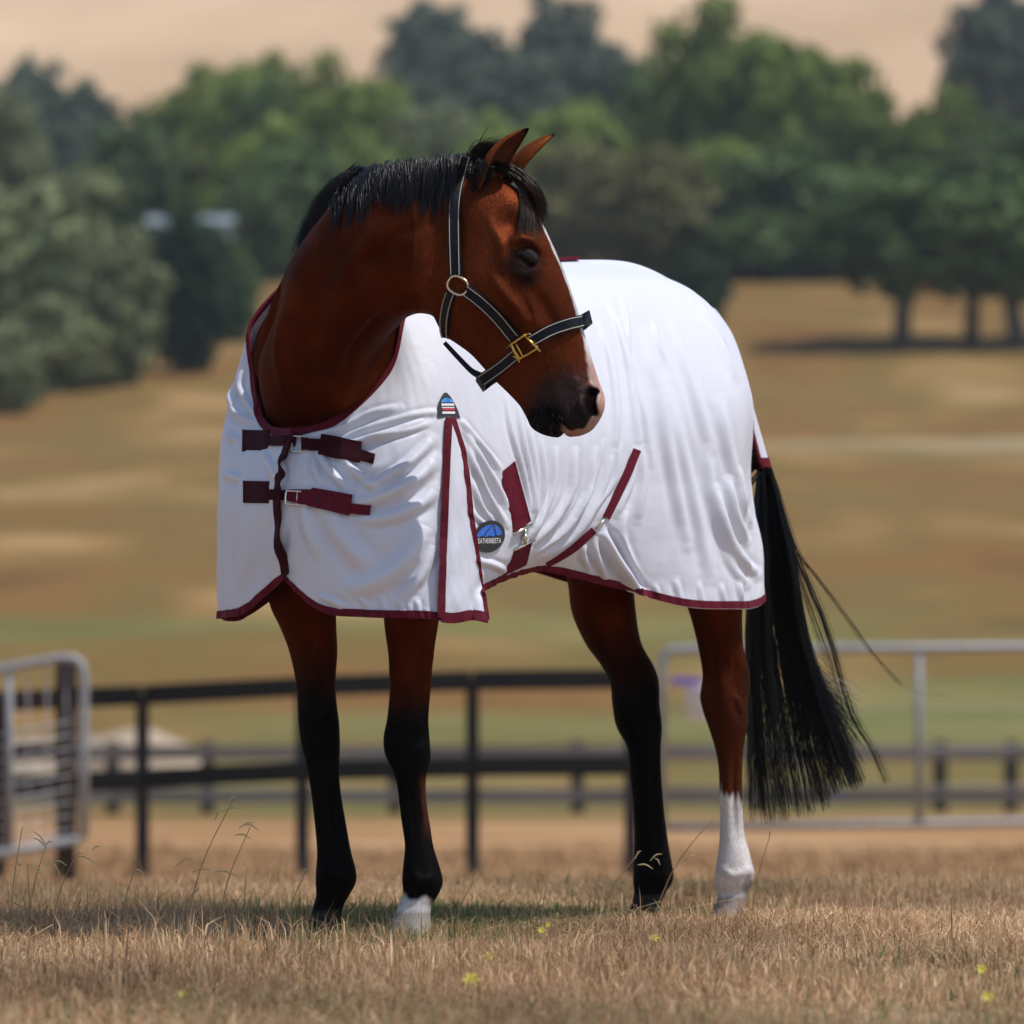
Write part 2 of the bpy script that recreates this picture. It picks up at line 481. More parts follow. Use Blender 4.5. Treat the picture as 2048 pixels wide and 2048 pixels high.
TREES = [
 # px, top, width, d, kind, bottom, label
 (70, 345, 400, 206, 'gum', .02, "large pale olive gum tree low at the left edge of the photo"),
 (215, 450, 230, 203, 'gum', .02, "pale olive gum just left of the dark rounded tree at left"),
 (90, 600, 260, 200, 'gum', .0, "low pale bush at the foot of the left gum trees"),
 (15, 690, 130, 188, 'gum', .0, "low sparse pale bush, lowest of the gums at the left edge"),
 (375, 400, 165, 209, 'evergreen', .03, "dark green rounded tree right of the pale left gums"),
 (20, 170, 190, 240, 'gum', .05, "tall pale gum at left edge, above the large olive gum"),
 (60, 108, 150, 335, 'blue', .05, "bluish far tree at top left edge against the tan hill"),
 (165, 150, 140, 328, 'blue', .05, "bluish far tree, second from the top left edge"),
 (130, 235, 150, 300, 'blue', .05, "blue green tree in the gap above the left gums"),
 (265, 215, 190, 274, 'dark', .05, "dark tree at the left end of the long tree belt"),
 (400, 130, 230, 290, 'green', .05, "green tree with crown notched against tan hill, upper left"),
 (495, 88, 200, 300, 'green', .05, "tallest green crown in the left half of the belt"),
 (360, 230, 200, 296, 'green', .03, "lit green tree in front at the left of the belt"),
 (520, 225, 200, 264, 'green', .03, "green tree above and right of the pale shed"),
 (520, 330, 170, 257, 'dark', .0, "dark tree just right of the pale shed"),
 (590, 130, 210, 285, 'dark', .05, "dark crown right of the tallest left crown"),
 (700, 110, 230, 282, 'green', .05, "broad green crown above the horse's mane"),
 (600, 270, 260, 260, 'dark', .02, "dark tree directly left of the horse's neck"),
 (730, 260, 240, 262, 'green', .02, "green tree right behind the horse's mane"),
 (860, -10, 170, 380, 'blue', .1, "thin blue green tree reaching the top edge, left of centre"),
 (810, 130, 200, 330, 'blue', .05, "blue green tree below the thin one left of centre"),
 (950, 50, 190, 360, 'blue', .05, "blue green rounded tree at top centre"),
 (1120, -20, 180, 375, 'blue', .05, "tall blue green tree reaching the top edge right of centre"),
 (1210, 80, 190, 345, 'blue', .05, "blue green tree between the top centre tree and the big green crown"),
 (1040, 110, 200, 340, 'blue', .05, "dark blue tree above the horse's ears"),
 (880, 200, 230, 275, 'gum', .03, "greyish gum above the horse's poll"),
 (1010, 225, 220, 268, 'green', .03, "green tree behind the horse's ears"),
 (1150, 180, 220, 280, 'green', .03, "green tree right of the horse's ears"),
 (1130, 290, 240, 262, 'brown', .0, "olive brown tree behind the horse's forehead"),
 (1280, 290, 240, 256, 'brown', .0, "olive brown tree above the rug's back"),
 (1390, 490, 120, 222, 'evergreen', .0, "small dark olive shrub touching the rug's croup"),
 (1330, 100, 220, 285, 'dark', .03, "dark tree on the left flank of the biggest crown"),
 (1470, 0, 330, 275, 'green', .03, "biggest green crown, touching the top edge at right"),
 (1610, 50, 270, 272, 'green', .03, "green crown joined to the right of the biggest one"),
 (1710, 130, 200, 270, 'green', .03, "rounded green shoulder crown at right"),
 (1450, 260, 300, 262, 'green', .0, "green tree below the biggest crown, left part"),
 (1600, 290, 320, 259, 'dark', .0, "dark green tree below the biggest crown, right part"),
 (1500, 420, 260, 256, 'dark', .0, "low dark tree whose foot meets the dry paddock"),
 (1710, 380, 280, 258, 'green', .0, "low green tree left of the bare trunks"),
 (1880, 165, 230, 268, 'green', .03, "green rounded crown upper right"),
 (1990, 230, 230, 262, 'dark', .0, "dark crown at the right edge above the bare trunks"),
 (1775, 250, 170, 272, 'dark', .0, "dark crown filling the gap below the rounded shoulder crown"),
 (1660, 470, 240, 268, 'dark', .0, "low dark shrubby tree at the far edge of the dry paddock"),
 (2010, -40, 230, 350, 'blue', .15, "blue grey tree in the top right corner"),
]
for t in TREES:
    tree(t[0], t[1], t[2], t[3], t[4], t[6], t[5])
for (px, top, w, d, kd, tr, lab) in ((1805, 330, 330, 219, 'dark', .30, "spreading tree on the leftmost of the three bare trunks at right"),
                              (1945, 370, 230, 221, 'green', .26, "spreading tree on the middle bare trunk at right"),
                              (2035, 330, 280, 219, 'dark', .30, "spreading tree on the rightmost bare trunk at right")):
    tree(px, top, w, d, kd, lab, 0.30, trunk_r=tr)

# the belt goes on beyond both edges of the picture
for (px, top, w, d, kd, lab) in ((-230, 250, 300, 262, 'green', "green belt tree just outside the left edge"), (-420, 180, 300, 270, 'dark', "dark belt tree second outside the left edge"), (-640, 220, 320, 264, 'green', "green belt tree third outside the left edge"),
                                 (-300, 480, 260, 207, 'gum', "pale gum outside the left edge"), (2230, 190, 300, 262, 'green', "green belt tree just outside the right edge"), (2430, 120, 320, 270, 'dark', "dark belt tree second outside the right edge"),
                                 (2660, 200, 320, 262, 'green', "green belt tree third outside the right edge"), (2250, 350, 260, 222, 'dark', "spreading paddock tree outside the right edge")):
    tree(px, top, w, d, kd, lab, .03)

# pale sheds glimpsed between the trees
def shed(px, py, d, w, h, label):
    y = CAM_Y + d; p = P(px, py, y); gz = float(terr(p[0], y))
    hh = p[2] - gz + h / 2
    root = empty("farm_shed", (p[0], y, gz), label, "shed")
    mb = MB(); mb.box((0, 0, hh / 2 - .2), (w, 5, hh + .4)); mb.build("wall", M['shed'], root)
    mb = MB(); mb.add([(-w / 2 - .2, -2.8, hh), (w / 2 + .2, -2.8, hh), (w / 2 + .2, 0, hh + .45), (-w / 2 - .2, 0, hh + .45), (w / 2 + .2, 2.8, hh), (-w / 2 - .2, 2.8, hh),
                       (-w / 2 - .2, -2.8, hh + .1), (w / 2 + .2, -2.8, hh + .1), (w / 2 + .2, 0, hh + .55), (-w / 2 - .2, 0, hh + .55), (w / 2 + .2, 2.8, hh + .1), (-w / 2 - .2, 2.8, hh + .1)],
                      [(3, 2, 1, 0), (5, 4, 2, 3), (6, 7, 8, 9), (9, 8, 10, 11), (0, 1, 7, 6), (4, 5, 11, 10), (0, 6, 9, 3), (3, 9, 11, 5), (1, 2, 8, 7), (2, 4, 10, 8)])
    mb.build("roof", M['shed_roof'], root)
    mb = MB(); mb.box((w * .2, -2.52, hh * .35), (w * .3, .04, hh * .7)); mb.build("door", M['shed_roof'], root)
shed(384, 468, 240, 2.9, 0.3, "pale blue steel shed glimpsed on both sides of the dark rounded tree")
tree(462, 478, 110, 226, 'dark', "low dark bush in front of the pale shed, right of the dark rounded tree", .0)
tree(292, 480, 110, 226, 'gum', "low pale bush in front of the pale shed, left of the dark rounded tree", .0)

# ------------------------------------------------------------------ fences and gates
def rail(parent, a, b, hgt, thick, mat, name="rail", o=(0, 0, 0)):
    """horizontal board from a to b with real section"""
    a, b = np.array(a), np.array(b)
    L = np.linalg.norm(b - a); c = (a + b) / 2
    ex = (b - a) / L; ey = np.array([-ex[1], ex[0], 0]); ey /= np.linalg.norm(ey); ez = np.cross(ex, ey)
    mb = MB(); mb.box((0, 0, 0), (L, thick, hgt), bev=0.006)
    ob = mb.build(name, mat, parent)
    rot = Matrix((ex, ey, ez)).transposed()
    ob.rotation_euler = rot.to_euler()
    ob.location = Vector(c - np.array(o))
    return ob

def post(parent, px, top, d, w, mat, o, name="post", depth=None):
    y = CAM_Y + d; t = P(px, top, y); gz = float(terr(t[0], y)) - 0.25
    mb = MB(); mb.box((0, 0, 0), (w, depth or w, t[2] - gz), bev=0.008)
    ob = mb.build(name, mat, parent)
    ob.location = Vector((t[0], y, (t[2] + gz) / 2)) - Vector(o)
    return ob

# near black two-rail fence
o = P(605, 1740, CAM_Y + 40)
fence = empty("post_and_rail_fence", o, "black two rail timber fence just behind the horse's front legs", "fence")
DF = 40.0; yF = CAM_Y + DF
for i, (px, top) in enumerate(((-50, 1410), (285, 1385), (605, 1365), (945, 1352), (1262, 1345))):
    post(fence, px, top, DF + .09, .085, M['post_dark'], o)
segs = [(-50, 1405, 1575), (285, 1390, 1558), (605, 1373, 1542), (945, 1361, 1533), (1270, 1357, 1530)]
for (a, b) in zip(segs[:-1], segs[1:]):
    for k in (1, 2):
        A = P(a[0], a[k], yF); B = P(b[0], b[k], yF)
        g = (B - A) / np.linalg.norm(B - A) * 0.006
        rail(fence, A + g, B - g, .128, .045, M['rail_dark'], o=o)

# farther weathered grey fence
o = P(1155, 1640, CAM_Y + 72)
fence2 = empty("post_and_rail_fence", o, "weathered grey timber fence farther back, running the whole width", "fence")
D2 = 72.0; y2 = CAM_Y + D2
px2 = [-60, 225, 415, 790, 1155, 1520, 1880, 2022, 2150]
for px in px2:
    post(fence2, px, 1482, D2 + .1, .15, M['post_dark'], o)
for a, b in zip(px2[:-1], px2[1:]):
    for py in (1505, 1592):
        A = P(a, py, y2); B = P(b, py, y2)
        rail(fence2, A + np.array([.006, 0, 0]), B - np.array([.006, 0, 0]), .17, .05, M['rail_grey'], o=o)

# third far dark rail at upper left
o = P(100, 1330, CAM_Y + 100)
fence3 = empty("post_and_rail_fence", o, "short dark far fence seen over the left mesh gate", "fence")
for px in (-60, 90, 225):
    post(fence3, px, 1310, 97.0, .14, M['post_dark'], o)
rail(fence3, P(-60, 1324, CAM_Y + 96.9), P(90, 1316, CAM_Y + 96.9), .16, .06, M['rail_dark'], o=o)
rail(fence3, P(92, 1316, CAM_Y + 96.9), P(228, 1314, CAM_Y + 96.9), .16, .06, M['rail_dark'], o=o)

# left galvanised mesh gate with its timber post
dG = 36.0; yG = CAM_Y + dG
o = P(90, 1740, yG)
lgate = empty("mesh_gate", o, "galvanised steel mesh gate cut off by the left edge", "gate")
def gp(px, py, dy=0): return P(px, py, yG + dy) - o
tl = lambda px: 1338 - (px / 150.) * 27
bl = lambda px: 1706 - (px / 165.) * 28
mb = MB(); mb.tube([gp(-260, tl(-260)), gp(0, tl(0)), gp(120, tl(120)), gp(148, tl(140) + 4), gp(162, tl(150) + 16), gp(168, tl(150) + 40), gp(168, 1500), gp(168, bl(168))], .028, 10); mb.build("frame", M['galv'], lgate, True)
mb = MB(); mb.tube([gp(-260, bl(-260)), gp(166, bl(166))], .026, 10); mb.build("bottom_rail", M['galv'], lgate, True)
mb = MB(); mb.tube([gp(18, tl(18)), gp(20, bl(20))], .022, 8); mb.build("upright", M['galv'], lgate, True)
for f in np.linspace(0.28, 0.93, 9):
    f = 0.1 + 0.9 * f
    mb = MB(); mb.tube([gp(-260, tl(-260) + f * (bl(-260) - tl(-260))), gp(168, tl(168) + f * (bl(168) - tl(168)))], .0055, 5)
    mb.build("wire", M['wire'], lgate, True)
for px in range(-210, 160, 38):
    mb = MB(); mb.tube([gp(px, tl(px)), gp(px, bl(px))], .0045, 5); mb.build("wire", M['wire'], lgate, True)
o2 = P(132, 1735, yG + .8)
sp_ = empty("gate_post", o2, "thick brown timber strainer post behind the left mesh gate", "post")
post(sp_, 132, 1322, dG + .8, .115, M['post_brown'], o2, "post")
mb = MB()
mb.tube([P(112, 1400, yG + .8) - o2, P(152, 1400, yG + .8) - o2], .012, 6); mb.build("hinge_bolt", M['galv'], sp_, True)
# brown yard rails seen through the gate
o3 = P(40, 1735, yG + 2.4)
yard = empty("yard_rails", o3, "brown timber yard rails seen through the left mesh gate", "fence")
for (a, b) in ((1402, 1398), (1512, 1500)):
    rail(yard, P(-200, a + 12, yG + 2.4), P(118, b, yG + 2.4), .10, .05, M['post_brown'], o=o3)
post(yard, -6, 1390, dG + 2.5, .10, M['post_brown'], o3)

# right steel farm gate
dR = 43.0; yR = CAM_Y + dR
o = P(1700, 1700, yR)
rgate = empty("farm_gate", o, "grey steel pipe gate standing behind the tail at right", "gate")
def rp(px, py): return P(px, py, yR) - o
mb = MB(); mb.tube([rp(1324, 1655), rp(1324, 1330), rp(1328, 1312), rp(1340, 1301), rp(1360, 1299), rp(1700, 1297), rp(2300, 1292)], .032, 10); mb.build("frame", M['galv'], rgate, True)
mb = MB(); mb.tube([rp(1324, 1655), rp(1700, 1650), rp(2300, 1640)], .028, 8); mb.build("bottom_rail", M['galv'], rgate, True)
for px in (1838, 2290):
    mb = MB(); mb.tube([rp(px, 1297), rp(px, 1648)], .027, 8); mb.build("upright", M['galv'], rgate, True)
for py in (1420, 1500, 1575):
    mb = MB(); mb.tube([rp(1326, py), rp(2290, py - 6)], .004, 5); mb.build("wire", M['wire'], rgate, True)

# white tub with a purple lid strap hung by the gate
o = P(1398, 1405, yR + .2)
tub = empty("hanging_tub", o, "small white tub with purple band hanging on the steel gate", "tub")
mb = MB()
n = 16; ring = []
for z, r_ in ((-.13, .07), (-.12, .082), (.08, .10), (.10, .108), (.115, .108), (.115, .098), (-.10, .076)):
    ring.append([(r_ * math.cos(2 * math.pi * k / n), r_ * math.sin(2 * math.pi * k / n), z) for k in range(n)])
V, F = loft(np.array(ring)); mb.add(V, F); mb.build("tub", M['plastic_white'], tub, True)
mb = MB(); c0 = P(1372, 1362, yR - .05) - o
mb.box(c0, (.20, .02, .055), bev=0.006); mb.build("band", M['plastic_purple'], tub)
mb = MB(); mb.tube([c0 + np.array([.08, 0.01, 0]), c0 + np.array([.14, .1, -.01]), np.array([.09, 0, .11])], .006, 6); mb.tube([np.array([-.1, 0, .10]), c0 + np.array([0, .04, .0]), rp(1385, 1305) + P(1700, 1700, yR) - o], .005, 6)
mb.build("cord", M['plastic_purple'], tub, True)

# pale sand heap
def heap(px, py, d, w, h, label, seed):
    y = CAM_Y + d; c = P(px, py, y); gz = float(terr(c[0], y))
    n = 40
    a, b = np.meshgrid(np.linspace(-1, 1, n), np.linspace(-1, 1, n))
    r = np.sqrt(a * a + b * b)
    z = np.clip(1 - r ** 3, 0, 1) ** 0.6 * (1 + .16 * snoise(a * 2.2, b * 2.2, seed))
    V = np.stack([a * w / 2, b * w / 2, z * h - .08], -1).reshape(-1, 3)
    ob = mesh_obj("sand_heap", V, grid_faces(n, n), M['sand'], loc=(c[0], y, gz))
    tag(ob, label, "sand heap")
heap(262, 1560, 78, 2.1, .60, "pale heap of sand behind the black fence at left", 1)
heap(50, 1560, 78, 1.9, .58, "pale sand heap seen through the left mesh gate", 2)

# ------------------------------------------------------------------ horse
BO = np.array([0.05, -0.05, 0.0]); BH = np.array([-0.645, -0.764, 0]); BL = np.array([0.764, -0.645, 0])
def B(u, v, w): return BO + u * BH + v * BL + np.array([0, 0, w])

def ellipse_ring(c, ax, ay, ra, rb, n=36, q=1.0):
    t = np.linspace(0, 2 * math.pi, n, endpoint=False)
    ct, st = np.cos(t), np.sin(t)
    ct = np.sign(ct) * np.abs(ct) ** q; st = np.sign(st) * np.abs(st) ** q
    return c + np.outer(ct * ra, ax) + np.outer(st * rb, ay)

parts = []   # (V, F) lofts united by a voxel remesh into the one body surface
# trunk
TR = [(.835, 1.02, 1.14, .05), (.79, .92, 1.24, .15), (.70, .86, 1.37, .215), (.56, .855, 1.49, .245), (.40, .87, 1.555, .255), (.2, .875, 1.515, .27),
      (-.05, .88, 1.505, .285), (-.3, .91, 1.545, .27), (-.48, .95, 1.515, .235), (-.60, .98, 1.45, .19), (-.68, 1.02, 1.36, .13), (-.73, 1.1, 1.27, .06)]
rings = np.array([ellipse_ring(B(u, 0, (lo + hi) / 2), BL, np.array([0, 0, 1.]), hw, (hi - lo) / 2, 40, 0.92) for u, lo, hi, hw in TR])
parts.append(loft(crom(rings, 60)))
# right shoulder, filling the collar on the outer side of the bent neck
rings = np.array([ellipse_ring(B(u, -.185 + .05 * abs(u - .6), 1.31), BL, np.array([0, 0, 1.]), .115 * k_, .17 * k_, 30) for u, k_ in ((.46, .35), (.50, .75), (.56, .95), (.62, 1.0), (.67, .9), (.71, .68), (.735, .3))])
parts.append(loft(crom(rings, 24)))

# head plane
HYAW = R(13); TA = math.tan(HYAW); HY0 = -1.03; HX0 = (1050 - 1024) / FPX * (HY0 - CAM_Y)
HF = np.array([math.cos(HYAW), -math.sin(HYAW), 0]); HR = np.array([-math.sin(HYAW), -math.cos(HYAW), 0])
def HP(px, py, n=0.0):
    k = (px - 1024.0) / FPX
    y = (HY0 - TA * (-CAM_Y * k - HX0)) / (1 + TA * k)
    return P(px, py, y) + HR * n

# neck: crest line, throat line, half widths
K = [B(.36, 0, 1.48), B(.52, -.03, 1.535), P(690, 472, -.66), P(728, 362, -.84), P(792, 330, -.95), P(880, 320, -1.0), HP(955, 335)]
T = [B(.58, 0, 1.0), B(.74, 0, 1.10), P(625, 800, -.76), P(690, 716, -.87), P(768, 655, -.955), P(828, 628, -.985), HP(872, 632)]
W = [.19, .192, .138, .118, .106, .096, .088]
nk = crom(np.array(K), 40); nt = crom(np.array(T), 40); nw = crom(np.array(W), 40)
cen = (nk + nt) / 2
tan = np.gradient(cen, axis=0); tan /= np.linalg.norm(tan, axis=1)[:, None]
rings = []
for i in range(40):
    up = nk[i] - nt[i]; hh = np.linalg.norm(up) / 2; up = up / (2 * hh)
    sd = np.cross(tan[i], up); sd /= np.linalg.norm(sd)
    t = np.linspace(0, 2 * math.pi, 40, endpoint=False)
    st, ct = np.sin(t), np.cos(t)
    wdt = nw[i] * np.sign(ct) * np.abs(ct) ** 0.9 * (1 - 0.22 * st - 0.10 * np.clip(st, 0, 1) ** 2)     # narrower towards the crest
    rings.append(cen[i] + np.outer(st * hh, up) + np.outer(wdt, sd))
parts.append(loft(np.array(rings)))

# head sections: top px, bottom px, half widths at 0, .25, .5, .75, 1 of the way down
HS = [((905, 325), (858, 585), (.04, .065, .07, .065, .045)),
      ((945, 333), (868, 628), (.048, .078, .080, .074, .048)),
      ((992, 350), (876, 650), (.060, .090, .088, .080, .050)),
      ((1040, 382), (890, 672), (.074, .100, .094, .084, .048)),
      ((1072, 425), (912, 687), (.082, .103, .090, .080, .044)),
      ((1095, 470), (942, 709), (.080, .100, .086, .070, .038)),
      ((1115, 515), (968, 737), (.068, .088, .078, .060, .034)),
      ((1134, 562), (993, 764), (.056, .074, .068, .051, .031)),
      ((1152, 615), (1018, 788), (.048, .062, .059, .045, .031)),
      ((1168, 668), (1040, 812), (.044, .054, .054, .043, .032)),
      ((1184, 722), (1054, 836), (.043, .054, .056, .045, .033)),
      ((1197, 764), (1064, 856), (.044, .058, .060, .048, .035)),
      ((1207, 790), (1085, 869), (.043, .058, .061, .050, .036)),
      ((1208, 812), (1110, 875), (.040, .055, .058, .050, .036)),
      ((1201, 833), (1138, 874), (.034, .048, .052, .046, .032)),
      ((1190, 850), (1160, 872), (.022, .036, .040, .036, .022))]
fr5 = np.array([0, .25, .5, .75, 1.])
ctl = np.array([list(a) + list(b) + list(w) for a, b, w in HS], float)
ctl = crom(ctl, 70)
rings = []
nn = 44
th = np.linspace(0, 2 * math.pi, nn, endpoint=False)
for c in ctl:
    top, bot, w5 = c[:2], c[2:4], c[4:]
    fr = (1 - np.cos(th)) / 2
    wv = np.interp(fr, fr5, w5) * np.sign(np.sin(th)) * np.abs(np.sin(th)) ** 0.62
    rings.append([HP(top[0] + (bot[0] - top[0]) * f, top[1] + (bot[1] - top[1]) * f, w) for f, w in zip(fr, wv)])
parts.append(loft(np.array(rings)))

# legs from silhouette rows (py, left px, right px)
LEGS = {
 'lf': (-.55, [(1010, 760, 905), (1100, 760, 900), (1180, 765, 888), (1247, 768, 877), (1305, 776, 868), (1345, 778, 864), (1383, 779, 861), (1437, 774, 857), (1472, 767, 859), (1500, 768, 861), (1519, 774, 861), (1550, 789, 853),
      (1589, 800, 852), (1625, 806, 856), (1655, 809, 861), (1693, 810, 867), (1732, 806, 879), (1763, 804, 886), (1787, 806, 878), (1810, 797, 864), (1835, 786, 861), (1850, 780, 863), (1872, 772, 868)], 1.0),
 'rf': (-.47, [(1010, 540, 690), (1100, 535, 690), (1160, 532, 682), (1212, 540, 673), (1255, 560, 673), (1305, 579, 675), (1367, 592, 671), (1410, 595, 674), (1452, 597, 679), (1500, 605, 680), (1519, 610, 679), (1558, 618, 679),
      (1600, 624, 684), (1635, 628, 690), (1675, 632, 697), (1710, 634, 704), (1740, 632, 712), (1765, 631, 712), (1790, 632, 699), (1812, 627, 687), (1835, 620, 683), (1852, 616, 684), (1869, 610, 688)], 1.0),
 'lh': (.25, [(960, 1290, 1480), (1080, 1325, 1488), (1150, 1350, 1488), (1216, 1375, 1485), (1260, 1388, 1485), (1299, 1397, 1488), (1348, 1405, 1500), (1375, 1402, 1500), (1398, 1400, 1497), (1430, 1408, 1496), (1452, 1416, 1495), (1493, 1429, 1488), (1535, 1437, 1485),
      (1589, 1439, 1485), (1638, 1440, 1486), (1675, 1439, 1490), (1700, 1437, 1498), (1746, 1430, 1507), (1768, 1431, 1504), (1783, 1436, 1497), (1805, 1432, 1490), (1822, 1424, 1488), (1841, 1414, 1492)], 1.05),
 'rh': (.38, [(960, 1060, 1255), (1080, 1095, 1262), (1154, 1132, 1266), (1224, 1143, 1272), (1286, 1170, 1283), (1332, 1203, 1308), (1365, 1220, 1318), (1406, 1224, 1319), (1452, 1232, 1324), (1493, 1253, 1322), (1535, 1259, 1322),
      (1597, 1265, 1326), (1659, 1269, 1333), (1700, 1269, 1339), (1746, 1266, 1347), (1768, 1266, 1343), (1783, 1268, 1333), (1805, 1264, 1323), (1820, 1258, 1321), (1835, 1250, 1324)], 1.05),
}
LEGC = {}
for nm, (y0, rows, df) in LEGS.items():
    rings = []
    xr = (rows[-4][1] + rows[-4][2]) / 2
    k0 = (y0 - CAM_Y) / FPX
    for i, (py, a, b) in enumerate(rows):
        cx = (a + b) / 2
        dx = (cx - xr) * k0
        y = y0 + np.clip(1.0 * dx, -.25, .25) * (0.9 if nm in ('lh', 'rh') else 0.35)
        if nm == 'lf' and py < 1400: y += -.03 * (1400 - py) / 400
        k = (y - CAM_Y) / FPX
        hx = (b - a) / 2 * k
        c = P(cx, py, y)
        up = np.clip((1500 - py) / 450, 0, 1)
        rings.append(ellipse_ring(c, np.array([1., 0, 0]), np.array([0, 1., 0]), hx, hx * (df + 0.35 * up), 28, 0.9))
    rings = np.array(rings)
    LEGC[nm] = rings.mean(1)
    parts.append(loft(crom(rings, 90)))

# union by voxel remesh
mb = MB()
for V, F in parts: mb.add(V, F)
tmp = mb.build("tmp_body", None)
md = tmp.modifiers.new("r", 'REMESH'); md.mode = 'VOXEL'; md.voxel_size = 0.0046; md.use_smooth_shade = True
dg = bpy.context.evaluated_depsgraph_get()
ev = tmp.evaluated_get(dg).to_mesh()
nv = len(ev.vertices)
BV = np.empty(nv * 3); ev.vertices.foreach_get("co", BV); BV = BV.reshape(-1, 3)
BF = np.empty(len(ev.loops), np.int32); ev.loops.foreach_get("vertex_index", BF); BF = BF.reshape(-1, 4)
ED = np.empty(len(ev.edges) * 2, np.int32); ev.edges.foreach_get("vertices", ED); ED = ED.reshape(-1, 2)
tmp.evaluated_get(dg).to_mesh_clear()
bpy.data.objects.remove(tmp)
deg = np.bincount(ED.ravel(), minlength=nv).astype(float)
def laplace(V, it, lam=0.5, mask=None):
    for _ in range(it):
        S = np.stack([np.bincount(ED[:, 0], V[ED[:, 1], k], nv) + np.bincount(ED[:, 1], V[ED[:, 0], k], nv) for k in range(3)], -1) / deg[:, None]
        d = (S - V) * lam
        V = V + (d if mask is None else d * mask[:, None])
    return V
def taubin(V, it, mask=None):
    for _ in range(it):
        V = laplace(V, 1, 0.5, mask); V = laplace(V, 1, -0.52, mask)
    return V
BV = taubin(BV, 6)
# softer joins where neck meets trunk and head
pp = proj(BV)
def near_pt(px, py, r): return np.exp(-((pp[:, 0] - px) ** 2 + (pp[:, 1] - py) ** 2) / r ** 2)
jm = np.clip(near_pt(880, 480, 110) + near_pt(640, 760, 120) + near_pt(560, 600, 100), 0, 1) * (BV[:, 1] < -.3)
BV = laplace(BV, 60, 0.5, jm)

def normals(V, F):
    n = np.cross(V[F[:, 2]] - V[F[:, 0]], V[F[:, 3 if F.shape[1] > 3 else 1]] - V[F[:, 1]]) if F.shape[1] == 4 else np.cross(V[F[:, 1]] - V[F[:, 0]], V[F[:, 2]] - V[F[:, 0]])
    N = np.zeros_like(V)
    for c in range(F.shape[1]):
        for k in range(3):
            N[:, k] += np.bincount(F[:, c], n[:, k], len(V))
    return N / (np.linalg.norm(N, axis=1)[:, None] + 1e-12)

# ---- sculpting, symmetric about the head plane: head coordinates (a, b in px of the mid plane, n lateral)
def head_coords(V):
    O = HP(1050, 560)
    d = V - O
    n = d @ HR
    Q = V - np.outer(n, HR)
    q = proj(Q)
    return q[:, 0], q[:, 1], n
ha, hb, hn = head_coords(BV)
ishead = (ha > 855) & (hb > 280) & (hb < 900) & (np.abs(hn) < .16) & (BV[:, 1] < -.8)
NB = normals(BV, BF)
def polydist(x, y, pts):
    """distance to a polyline and position along it (0..1)"""
    pts = np.array(pts, float)
    seg = np.linalg.norm(np.diff(pts, axis=0), axis=1); cum = np.concatenate([[0], np.cumsum(seg)]); tot = cum[-1]
    bd = np.full(x.shape, 1e9); bs = np.zeros(x.shape)
    for i in range(len(pts) - 1):
        d = pts[i + 1] - pts[i]
        t = np.clip(((x - pts[i, 0]) * d[0] + (y - pts[i, 1]) * d[1]) / (d @ d + 1e-9), 0, 1)
        dd = np.hypot(x - pts[i, 0] - t * d[0], y - pts[i, 1] - t * d[1])
        m = dd < bd
        bd[m] = dd[m]; bs[m] = ((cum[i] + t * seg[i]) / tot)[m]
    return bd, bs
GAIN = [1.9]
SH = 19.0    # visible features sit this many px left of their mid-plane coordinate
def h_blob(px, py, r, amt, sy=1.0, lat=0.02):
    """push the head surface sideways (both sides)"""
    g = np.exp(-(((ha - px - SH) / r) ** 2 + ((hb - py) / (r * sy)) ** 2)) * ishead * (np.abs(hn) > lat)
    BV[:] += (np.sign(hn) * g * amt * GAIN[0])[:, None] * HR
def h_line(pts, w, amt, taper=True):
    pts = [(x + SH, y) for x, y in pts]
    d, s = polydist(ha, hb, pts)
    t = np.sin(np.pi * np.clip(s, 0.02, .98)) ** 0.6 if taper else 1
    g = np.exp(-(d / w) ** 2) * ishead * (np.abs(hn) > .02) * t
    BV[:] += (np.sign(hn) * g * amt * GAIN[0])[:, None] * HR

h_blob(955, 585, 62, .012, 1.15)                                     # jowl muscle
h_line([(912, 560), (905, 620), (925, 668), (960, 705)], 12, .004)    # rear rim of the jaw
h_line([(990, 560), (1015, 598), (1040, 632), (1062, 655)], 11, .009) # facial crest
h_blob(1010, 668, 34, -.007)
h_line([(1060, 575), (1092, 640), (1108, 690)], 15, -.006)            # hollow beside the nose bone
h_blob(1012, 452, 26, -.010)                                          # hollow above the eye
h_line([(1018, 492), (1040, 478), (1062, 484), (1078, 506)], 9, .011) # brow
h_line([(1072, 545), (1050, 556), (1024, 548)], 9, .0025)              # lower orbit
h_line([(975, 440), (1000, 480), (1010, 530), (1012, 560)], 10, .004) # zygomatic arch
h_line([(1030, 585), (1042, 640), (1068, 690)], 5, .0035)             # vein
h_line([(1052, 590), (1066, 630), (1070, 668)], 4, .0028)
h_line([(985, 610), (1000, 660), (1030, 690)], 5, .0022)
GAIN[0] = 1.0
h_blob(1050, 516, 20, -.012, .8)                                      # eye opening
# nostril
h_line([(1160, 790), (1171, 776), (1186, 776)], 9, .008)
h_line([(1158, 790), (1158, 815), (1168, 838)], 9, .011)
h_blob(1150, 812, 20, .004)
h_line([(1130, 750), (1146, 770), (1156, 790)], 12, .004)
h_line([(1172, 786), (1169, 805), (1173, 824)], 8, -.023, False)
h_line([(1174, 783), (1183, 781)], 5, -.012, False)
h_line([(1184, 800), (1184, 822), (1176, 836)], 7, .004)
# mouth
h_line([(1127, 872), (1116, 856), (1102, 838), (1090, 822)], 5, -.012, False)
h_line([(1140, 868), (1125, 845), (1105, 820)], 10, .005)
h_blob(1085, 850, 22, .006)
h_blob(1068, 812, 18, -.006)
for (x, y, a) in ((1138, 742, .002), (1146, 765, .002), (1148, 783, .0018), (1120, 800, .0014), (1108, 790, .0014)):
    h_blob(x, y, 4, a)
